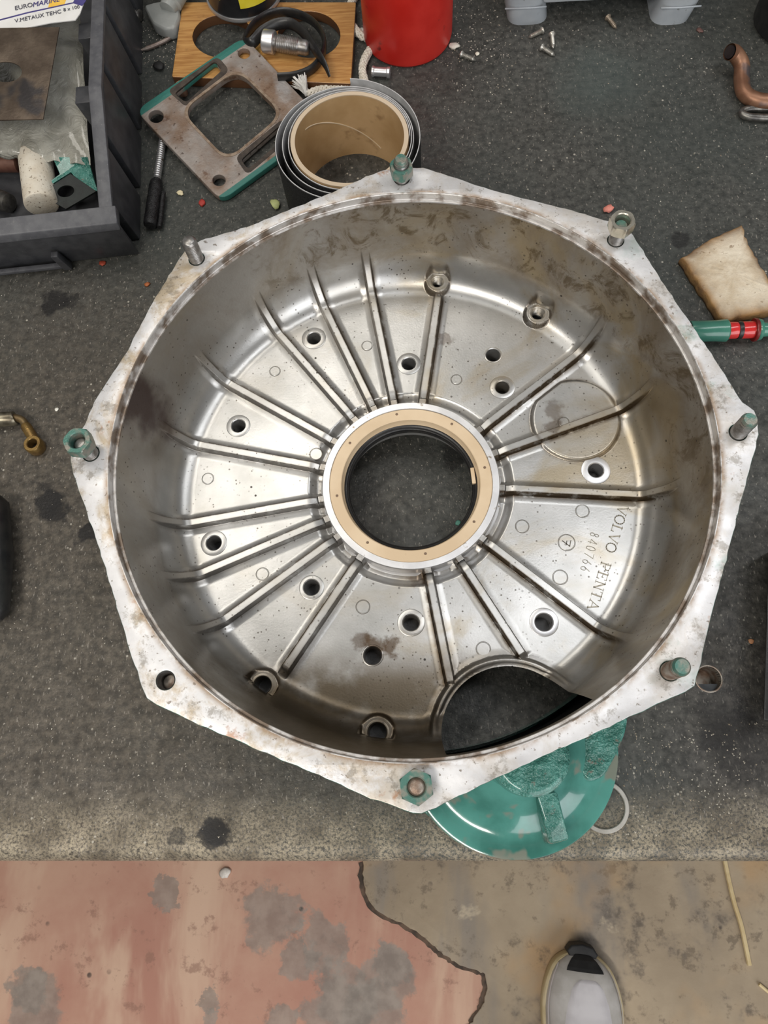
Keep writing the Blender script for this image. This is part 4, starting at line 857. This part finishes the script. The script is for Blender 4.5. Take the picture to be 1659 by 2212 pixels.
        o = autosmooth(meshobj('foot', v, f, tray, ty), 50); o.location = -ty.location
        v, f = tube_vf([Vector((x0+out*.004, y-.0005, .018)), Vector(((x0+x1)/2, y-.0012, .018)), Vector((x1+out*.004, y-.0005, .018))], .0008, 6); o = meshobj('moulded_line', v, f, tray, ty, True); o.location = -ty.location
    foot(1096, 1184, -1); foot(1406, 1492, 1)
    a, b = at(1180, 10, .020), at(1412, 10, .020); v, f = box_vf(a.x-.004, b.x+.004, a.y, a.y+.08, .020, .062); o = bevel_obj(meshobj('cross_rail', v, f, tray, ty), .004); o.location = -ty.location
    # right-hand side: bent copper pipe, dark loop, black cup, insulation block, green probe
    cop = mottled('browned_copper', (.20, .095, .055), (.33, .175, .105), 45, .42, .55, .1, spots=((.12, .10, .10), .6, .55))
    pth = smooth_path([at(1576, 112, .021), at(1588, 116, .0175), at(1602, 140, .012), at(1602, 172, .0085), at(1608, 200, .0072), at(1632, 216, .0072), at(1670, 220, .0072), at(1740, 220, .0072)], 8)
    n = len(pth); pipe = empty('bent_pipe', (pth[0].x, pth[0].y, 0)); tag(pipe, 'bent brown copper pipe with an open end lying on the bench', 'pipe')
    o = tube('pipe_body', pth, [.0066]*n, cop, pipe, 20, caps=False); o.location = -pipe.location
    o = tube('bore', [pth[0], pth[3]], [.0052, .0050], M['rubber'], pipe, 20); o.location = -pipe.location+(pth[0]-pth[3]).normalized()*.0003  # black plug: shade inside the open pipe end, painted in
    tag(tube('dark_loop', smooth_path(pxs([(1740, 232), (1660, 234), (1618, 235), (1602, 243), (1616, 252), (1660, 255), (1740, 256)], .0035), 6), .0032, M['darksteel'], seg=10), 'dark oily metal loop lying below the bent copper pipe', 'metal loop')
    p = at(1712, 50, 0); o = lathe('black_cup', [(0, .001), (.033, 0), (.036, .003), (.037, .05), (.038, .095), (.034, .095), (.033, .01), (0, .01)], M['rubber'], n=64); o.location = p
    tag(o, 'black rubber cup standing near the bent copper pipe', 'cup')
    g = G('scorched_insulation'); cc = g.mix(g.ramp(g.noise(40, 5, .65), .32, .68), (.54, .44, .31), (.72, .64, .51))
    cc = g.mix(g.ramp(g.noise(170, 4, .65), .62, .70, 0, .7), cc, (.22, .15, .09)); cc = g.mix(g.attr('edge'), cc, g.mix(g.ramp(g.noise(70, 4), .35, .65), (.16, .085, .035), (.34, .19, .07))); g.bump(g.noise(150, 5, .65), .6, .002); ins = g.out(cc, .85, 0)
    z = .013; lp = jitter_loop([(p.x, p.y) for p in pxs([(1475, 548), (1540, 508), (1608, 477), (1614, 500), (1640, 552), (1672, 606), (1715, 640), (1690, 662), (1640, 672), (1600, 678), (1576, 690), (1558, 676), (1528, 628), (1502, 590)], z)], .004, .0007)
    cx, cy = sum(p[0] for p in lp)/len(lp), sum(p[1] for p in lp)/len(lp); v = []; f = []; ring = []
    sc = [(1.0, 0.004), (1.005, .007), (1.0, z-.003), (.985, z-.0006), (.95, z), (.80, z+.0006), (.55, z-.0003), (.25, z+.0004)]; n = len(lp); ed = []
    for s_, zz in sc:
        for x, y in lp: v.append(((x-cx)*s_, (y-cy)*s_, zz+random.uniform(-.0005, .0005))); ed.append(1.0 if s_ >= .985 else (.85 if s_ == .95 else (.3 if s_ == .80 else 0.0)))
    for r0 in range(len(sc)-1):
        for i in range(n): f.append((r0*n+i, r0*n+(i+1) % n, (r0+1)*n+(i+1) % n, (r0+1)*n+i))
    v.append((0, 0, z)); ed.append(0); f += [((len(sc)-1)*n+i, (len(sc)-1)*n+(i+1) % n, len(v)-1) for i in range(n)]; f.append(tuple(range(n))[::-1])
    o = meshobj('insulation_block', v, f, ins, None, True); o.location = (cx, cy, -.004); a_ = o.data.attributes.new('edge', 'FLOAT', 'POINT'); a_.data.foreach_set('value', ed)
    tag(o, 'beige scorched block of insulation with brown edges lying on the bench', 'insulation block')
    gr = mottled('green_plastic', (.045, .185, .135), (.06, .22, .16), 60, .25, 0, 0, Coat_Weight=.4); rd = mottled('red_plastic', (.55, .02, .02), (.62, .03, .03), 60, .2, 0, 0, Coat_Weight=.5); dr = mottled('dark_red_plastic', (.14, .01, .01), (.2, .015, .012), 60, .35)
    a, b = at(1490, 716, .0088), at(1800, 708, .0088); pr = empty('green_handle', (a.x, a.y, 0)); tag(pr, 'green rod handle with red band and black ring below the insulation block', 'tool handle')
    sc_ = (at(1660, 711, .0088)-at(1490, 716, .0088)).length/170
    def seg_(name, pts, m): place_axis(lathe(name, [(r, (x-1490)*sc_) for r, x in pts], m, pr, n=32), a, b, pr)
    seg_('grip', [(0, 1490), (.0078, 1490), (.0082, 1492), (.0082, 1545), (.0086, 1560), (.0088, 1568), (.0080, 1571), (0, 1571)], gr)
    seg_('red_band', [(0, 1570), (.0064, 1570), (.0066, 1573), (.0066, 1590), (.0062, 1593), (.0062, 1600), (.0066, 1603), (.0066, 1628), (0, 1628)], rd)
    seg_('black_ring', [(.0060, 1592), (.0068, 1592.5), (.0071, 1597), (.0068, 1601.5), (.0060, 1602)], M['rubber'])
    seg_('dark_collar', [(0, 1626), (.0088, 1627), (.0092, 1629), (.0088, 1634), (0, 1634)], dr)
    seg_('green_collar', [(0, 1633), (.0080, 1634), (.0086, 1637), (.0080, 1643), (.0058, 1645), (.0045, 1690), (.0045, 1790), (0, 1790)], gr)
    # left: brass banjo fitting; ring washer; dark things at the sides
    brs = mottled('dirty_brass', (.34, .22, .075), (.22, .135, .05), 120, .34, .75, .15)
    bj = empty('banjo_fitting', at(82, 968, 0)); tag(bj, 'dirty brass banjo fitting with a bent pipe lying left of the housing', 'pipe fitting')
    lathe('eye', [(.0040, .0008), (.0044, 0), (.0066, 0), (.0072, .0012), (.0072, .0090), (.0064, .0102), (.0044, .0102), (.0039, .0096), (.0039, .0008)], brs, bj, n=36)
    o = tube('neck', [at(74, 950, .005), at(63, 932, .0052), at(57, 922, .0055), at(54, 917, .0058)], [.0040, .0042, .0042, .0034], brs, bj, 18); o.location = -bj.location
    o = tube('bent_pipe', smooth_path([at(58, 924, .0058), at(48, 908, .0062), at(30, 902, .0066), at(10, 904, .0068)], 5), .0030, mottled('dark_brass', (.15, .10, .05), (.25, .18, .09), 100, .4, .7), bj, 14); o.location = -bj.location
    o = tube('ferrule', [at(33, 903, .0066), at(30, 904, .0066), at(-10, 907, .0068), at(-60, 908, .0068)], [.0050, .0058, .0060, .0060], mottled('tarnished_ferrule', (.30, .27, .2), (.12, .10, .07), 90, .35, .8), bj, 20); o.location = -bj.location
    o = lathe('ring_washer', [(.0138, .0002), (.0142, 0), (.0163, 0), (.0167, .0004), (.0167, .0016), (.0163, .0020), (.0142, .0020), (.0138, .0016), (.0138, .0002)], mottled('dull_zinc', (.40, .38, .34), (.50, .48, .44), 90, .42, .5, .1), n=72); o.location = at(1303, 1742, 0)
    tag(o, 'thin plain metal ring washer lying on the bench beside the green starter mount', 'washer')
    o = tube('rubber_grip_bar', [at(-14, 1075, .012), at(-12, 1090, .012), at(-8, 1200, .012), at(-12, 1320, .012), at(-14, 1340, .012)], [.006, .0105, .012, .0105, .006], M['rubber'], seg=18)
    tag(o, 'black rounded rubber bar lying on the bench left of the housing', 'rubber bar')
    bx = hexa('black_box', [at(1656, 1560, 0), at(1760, 1560, 0), at(1760, 1190, 0), at(1660, 1190, 0), at(1648, 1558, .025), at(1760, 1556, .025), at(1760, 1180, .025), at(1660, 1180, .025)], M['rubber'], None, .002)
    tag(bx, 'black box edge lying on the bench right of the housing flange', 'box')
build_tools()

# ---- small screws, chips and grit
def build_small():
    sm_ = mottled('bright_screw_zinc', (.52, .50, .45), (.36, .34, .30), 200, .35, .75, .1); br = mottled('dull_brown_screw', (.24, .19, .14), (.36, .30, .23), 200, .4, .6)
    for (h, t, m, lab) in (((995, 116), (1029, 131), sm_, 'bright pointed screw lying alone right of the red can'), ((1173, 65), (1140, 82), sm_, 'bright screw touching the left foot of the plastic tray'), ((1192, 73), (1195, 106), sm_, 'bright screw pointing down between two other screws near the tray foot'),
                           ((1169, 101), (1200, 121), sm_, 'bright screw lying lowest of three near the tray foot'), ((1312, 36), (1332, 62), br, 'dull brown screw lying between the feet of the plastic tray')):
        a, b = at(*h, .0030), at(*t, .0016); L = (b-a).length
        e = empty('screw', (a.x, a.y, 0)); tag(e, lab, 'screw', 'small screws near the plastic tray')
        place_axis(lathe('head', [(0, .0002), (.0028, 0), (.0033, .0006), (.0030, .0016), (.0018, .0026), (0, .0026)], m, e, n=18), a, b, e)
        pf = [(.0015, .002)]; k = int((L-.005)/.0013)
        for i in range(k): z = .0025+i*.0013; w = min(1, (L-z)/(L*.3)); pf += [(.0013*w+.0002, z), (.0020*w+.0002, z+.0006)]
        place_axis(lathe('shank', pf+[(0, L)], m, e, n=14, ang=70), a, b, e)
    def chip(px, py, s, c1, label, name='paint_chip', z=0.0, flat=.35, cat='chip'):
        m = mottled('chip_colour', c1, tuple(min(1, v*1.25) for v in c1), 200, .6); bm = bmesh.new(); bmesh.ops.create_icosphere(bm, subdivisions=2, radius=s)
        for v in bm.verts: v.co *= random.uniform(.72, 1.2); v.co.z = v.co.z*flat; v.co.x *= 1.25
        mnz = min(v.co.z for v in bm.verts); me = bpy.data.meshes.new(name); bm.to_mesh(me); bm.free(); o = link(name, me, m); p = at(px, py, z); o.location = (p.x, p.y, z-mnz); o.rotation_euler = (0, 0, random.uniform(0, 3)); tag(o, label, cat); return o
    chip(982, 101, .0042, (.60, .57, .50), 'pale flaky chip on the bench right of the red can'); chip(123, 885, .0016, (.75, .73, .66), 'tiny round white bead left of the housing above the banjo fitting')
    chip(390, 418, .0026, (.66, .58, .38), 'small cream chip between the scriber and the flange plate'); chip(437, 440, .0032, (.38, .04, .03), 'small red paint chip below the flange plate')
    chip(596, 444, .0044, (.42, .46, .20), 'yellow-green chip beside the abrasive roll', flat=.5); chip(222, 570, .0026, (.30, .045, .02), 'small red-orange chip below the parts bin')
    chip(1313, 454, .0036, (.62, .22, .17), 'pink-red chip beside the bright nut on the flange', flat=.6); chip(1031, 117, .0020, (.70, .66, .55), 'cream crumb beside the single screw')
    chip(437, 560, .0030, (.05, .14, .10), 'green paint flake near the bare stud'); chip(780, 70, .0040, (.6, .6, .56), 'pale flake between the rope and the red can'); chip(345, 145, .0050, (.012, .012, .012), 'black crumb left of the wooden board', flat=.4)
    chip(1511, 67, .0028, (.12, .06, .05), 'brown crumb right of the plastic tray'); chip(318, 615, .0022, (.34, .10, .03), 'orange rust chip below the bare stud left of the flange'); chip(1622, 1385, .0018, (.42, .20, .10), 'orange rust crumb near the drilled bench hole')
    chip(487, 1886, .0075, (.62, .58, .53), 'white chip lying on the red floor', z=-.75, flat=.4); chip(1255, 1585+30, .0001, (.1, .1, .1), 'x') if False else None
    chip(990, 1005+125, .0019, (.10, .28, .22), 'green paint flake on the bench inside the hub opening')
    # loose grit: far too many to count
    pts = []
    for _ in range(230): pts.append((random.gauss(1010, 60), abs(random.gauss(90, 60)), random.uniform(.0003, .0009)))
    for _ in range(150): pts.append((random.uniform(290, 380), random.uniform(60, 150), random.uniform(.0003, .0008)))
    for _ in range(260): pts.append((random.uniform(980, 1659), random.uniform(60, 700), random.uniform(.0003, .0008)))
    for _ in range(200): pts.append((random.uniform(760, 1010), random.uniform(930, 1180), random.uniform(.0002, .0005)))
    for _ in range(420): pts.append((random.uniform(1240, 1640), random.uniform(1560, 1840), random.uniform(.0003, .0008)))
    for _ in range(420): pts.append((random.uniform(0, 900), random.uniform(1560, 1850), random.uniform(.0003, .0008)))
    for _ in range(260): pts.append((random.uniform(0, 420), random.uniform(580, 1500), random.uniform(.0003, .0007)))
    for _ in range(160): pts.append((random.gauss(1060, 110), random.gauss(1825, 9), random.uniform(.0004, .0010)))
    sh = []
    for px, py, s in pts:
        p = at(px, py, 0)
        if p.y < -.05: continue
        a = random.uniform(0, 6.3); q = [(p.x+s*math.cos(a+k*2.1)*random.uniform(.6, 1.5), p.y+s*math.sin(a+k*2.1)*random.uniform(.6, 1.5), .00002) for k in range(3)]
        sh.append((q+[(p.x, p.y, s*random.uniform(.5, 1.0))], [(0, 1, 3), (1, 2, 3), (2, 0, 3), (0, 2, 1)]))
    o = meshobj('grit', *join_vf(sh), mottled('pale_grit', (.60, .56, .48), (.30, .24, .17), 25, .6)); tag(o, 'pale metal grit and dust scattered over the bench', 'grit', kind='stuff')
    straw = mottled('dry_straw', (.62, .47, .24), (.74, .60, .34), 40, .6)
    tag(tube('straw_stalk', smooth_path(pxs([(1562, 1840), (1574, 1900), (1586, 1950), (1600, 1995), (1610, 2040), (1619, 2085)], -.7425), 5), [.0034]*26, straw, seg=8), 'long dry straw stalk lying on the concrete floor', 'straw')
    tag(tube('straw_bit', pxs([(1640, 2126), (1659, 2142), (1675, 2150)], -.7435), .0024, straw, seg=8), 'short bit of dry straw on the concrete floor', 'straw')
build_small()

# ---- the photographer's shoe on the floor
def build_shoe():
    toe = at(1254, 2052, -.73); heel_dir = Vector((at(1250, 2212, -.75)-at(1254, 2052, -.75)).normalized())
    sh = empty('sneaker', (toe.x, toe.y, -.746), math.atan2(heel_dir.y, heel_dir.x)+math.pi/2); tag(sh, 'worn off-white sneaker with a black toe bumper standing on the floor', 'shoe')
    L = .300; wh = mottled('worn_white_leather', (.42, .40, .37), (.55, .53, .51), 25, .55, 0, .08); pale = mottled('pale_grey_panel', (.56, .54, .56), (.66, .64, .66), 25, .55, 0, .05); sole = mottled('yellowed_sole', (.52, .42, .23), (.62, .52, .33), 25, .55); blk = mottled('black_shoe_rubber', (.010, .010, .011), (.02, .02, .02), 60, .6)
    T = [0, .01, .03, .06, .10, .15, .20, .25, .32, .40, .50, .60, .70, .80, .88, .94, .98, 1.0]
    W = [.004, .014, .026, .036, .043, .0485, .0520, .0535, .0530, .0495, .0435, .0390, .0375, .0375, .0355, .029, .018, .006]
    Hh = [.020, .029, .036, .042, .048, .052, .056, .060, .068, .080, .094, .100, .098, .095, .094, .093, .090, .082]
    skew = lambda t: .006*math.sin(math.pi*t)
    def outline(g): return [(W[i]+g+skew(t), -t*L) for i, t in enumerate(T)]+[(-W[i]-g+skew(t), -t*L) for i, t in list(enumerate(T))[::-1]]
    plate('sole', [smooth2(outline(.0045))], 0, .026, sole, sh, bevel=.005)
    def upper(name, t0, t1, ang0, ang1, off, mat, zb=.022, thick=0):
        v = []; f = []; m = 26; N = 40
        for k in range(N+1):
            t = t0+(t1-t0)*k/N; w = float(np.interp(t, T, W)); h = float(np.interp(t, T, Hh))
            for j in range(m+1):
                a = ang0+(ang1-ang0)*j/m; ca, sa = math.cos(a), math.sin(a)
                x = (w+off)*(abs(ca)**.75)*(1 if ca > 0 else -1)+skew(t); z = zb+(h-zb+off)*(max(sa, 0)**.70); v.append((x, -t*L+(off if k == 0 else 0), z))
        for k in range(N):
            for j in range(m): f.append((k*(m+1)+j, k*(m+1)+j+1, (k+1)*(m+1)+j+1, (k+1)*(m+1)+j))
        o = meshobj(name, v, f, mat, sh, True); return o
    upper('upper', 0, 1, 0, math.pi, 0, wh)
    def patch(name, poly, off, mat):         # a stitched overlay following the upper: poly in (t, lateral -1..1)
        v = []; f = []; N = 30
        for k in range(N+1):
            t = poly[0][0]+(poly[-1][0]-poly[0][0])*k/N; lo = float(np.interp(t, [p[0] for p in poly], [p[1] for p in poly])); hi = float(np.interp(t, [p[0] for p in poly], [p[2] for p in poly]))
            w = float(np.interp(t, T, W)); h = float(np.interp(t, T, Hh))
            for j in range(13):
                u = lo+(hi-lo)*j/12; e = abs(math.cos(math.asin(min(.999, abs(u)))))if False else None
                ca = u; a = math.acos(max(-1, min(1, math.copysign(abs(u)**(1/.75), u)))); z = .022+(h-.022)*(max(math.sin(a), 0)**.70)+off*(1 if 0 < j < 12 and 0 < k < N else -.4)
                v.append((w*u+skew(t), -t*L, z))
        for k in range(N):
            for j in range(12): f.append((k*13+j, k*13+j+1, (k+1)*13+j+1, (k+1)*13+j))
        return meshobj(name, v, f, mat, sh, True)
    patch('vamp_panel', [(.10, -.12, .30), (.115, -.30, .46), (.14, -.42, .55), (.20, -.52, .62), (.28, -.62, .66), (.40, -.72, .72)], .0016, pale)
    patch('tongue', [(.335, -.35, .35), (.36, -.42, .42), (.60, -.42, .42)], .0045, blk)
    plate('toe_bumper', [[(-.022, -.0006), (-.016, .0075), (0, .0105), (.016, .0072), (.023, -.002), (.015, -.016), (.010, -.0225), (-.008, -.0225), (-.014, -.014)]], .004, .030, blk, sh, bevel=.003)
    upper('toe_cap', .002, .075, math.pi*.30, math.pi*.68, .0018, blk)
    for s_ in (0, 1): upper('side_piping', .06, .62, math.pi*(.10 if s_ == 0 else .86), math.pi*(.13 if s_ == 0 else .89), .0016, pale)
    lathe('collar', [(.030, .088), (.036, .092), (.033, .097), (.026, .094), (.024, .060)], blk, sh, n=36).location = (.002, -.235, 0)
def smooth2(pts):
    P = smooth_path([(x, y, 0) for x, y in pts]+[(pts[0][0], pts[0][1], 0)], 3); return [(p.x, p.y) for p in P[:-1]]
build_shoe()
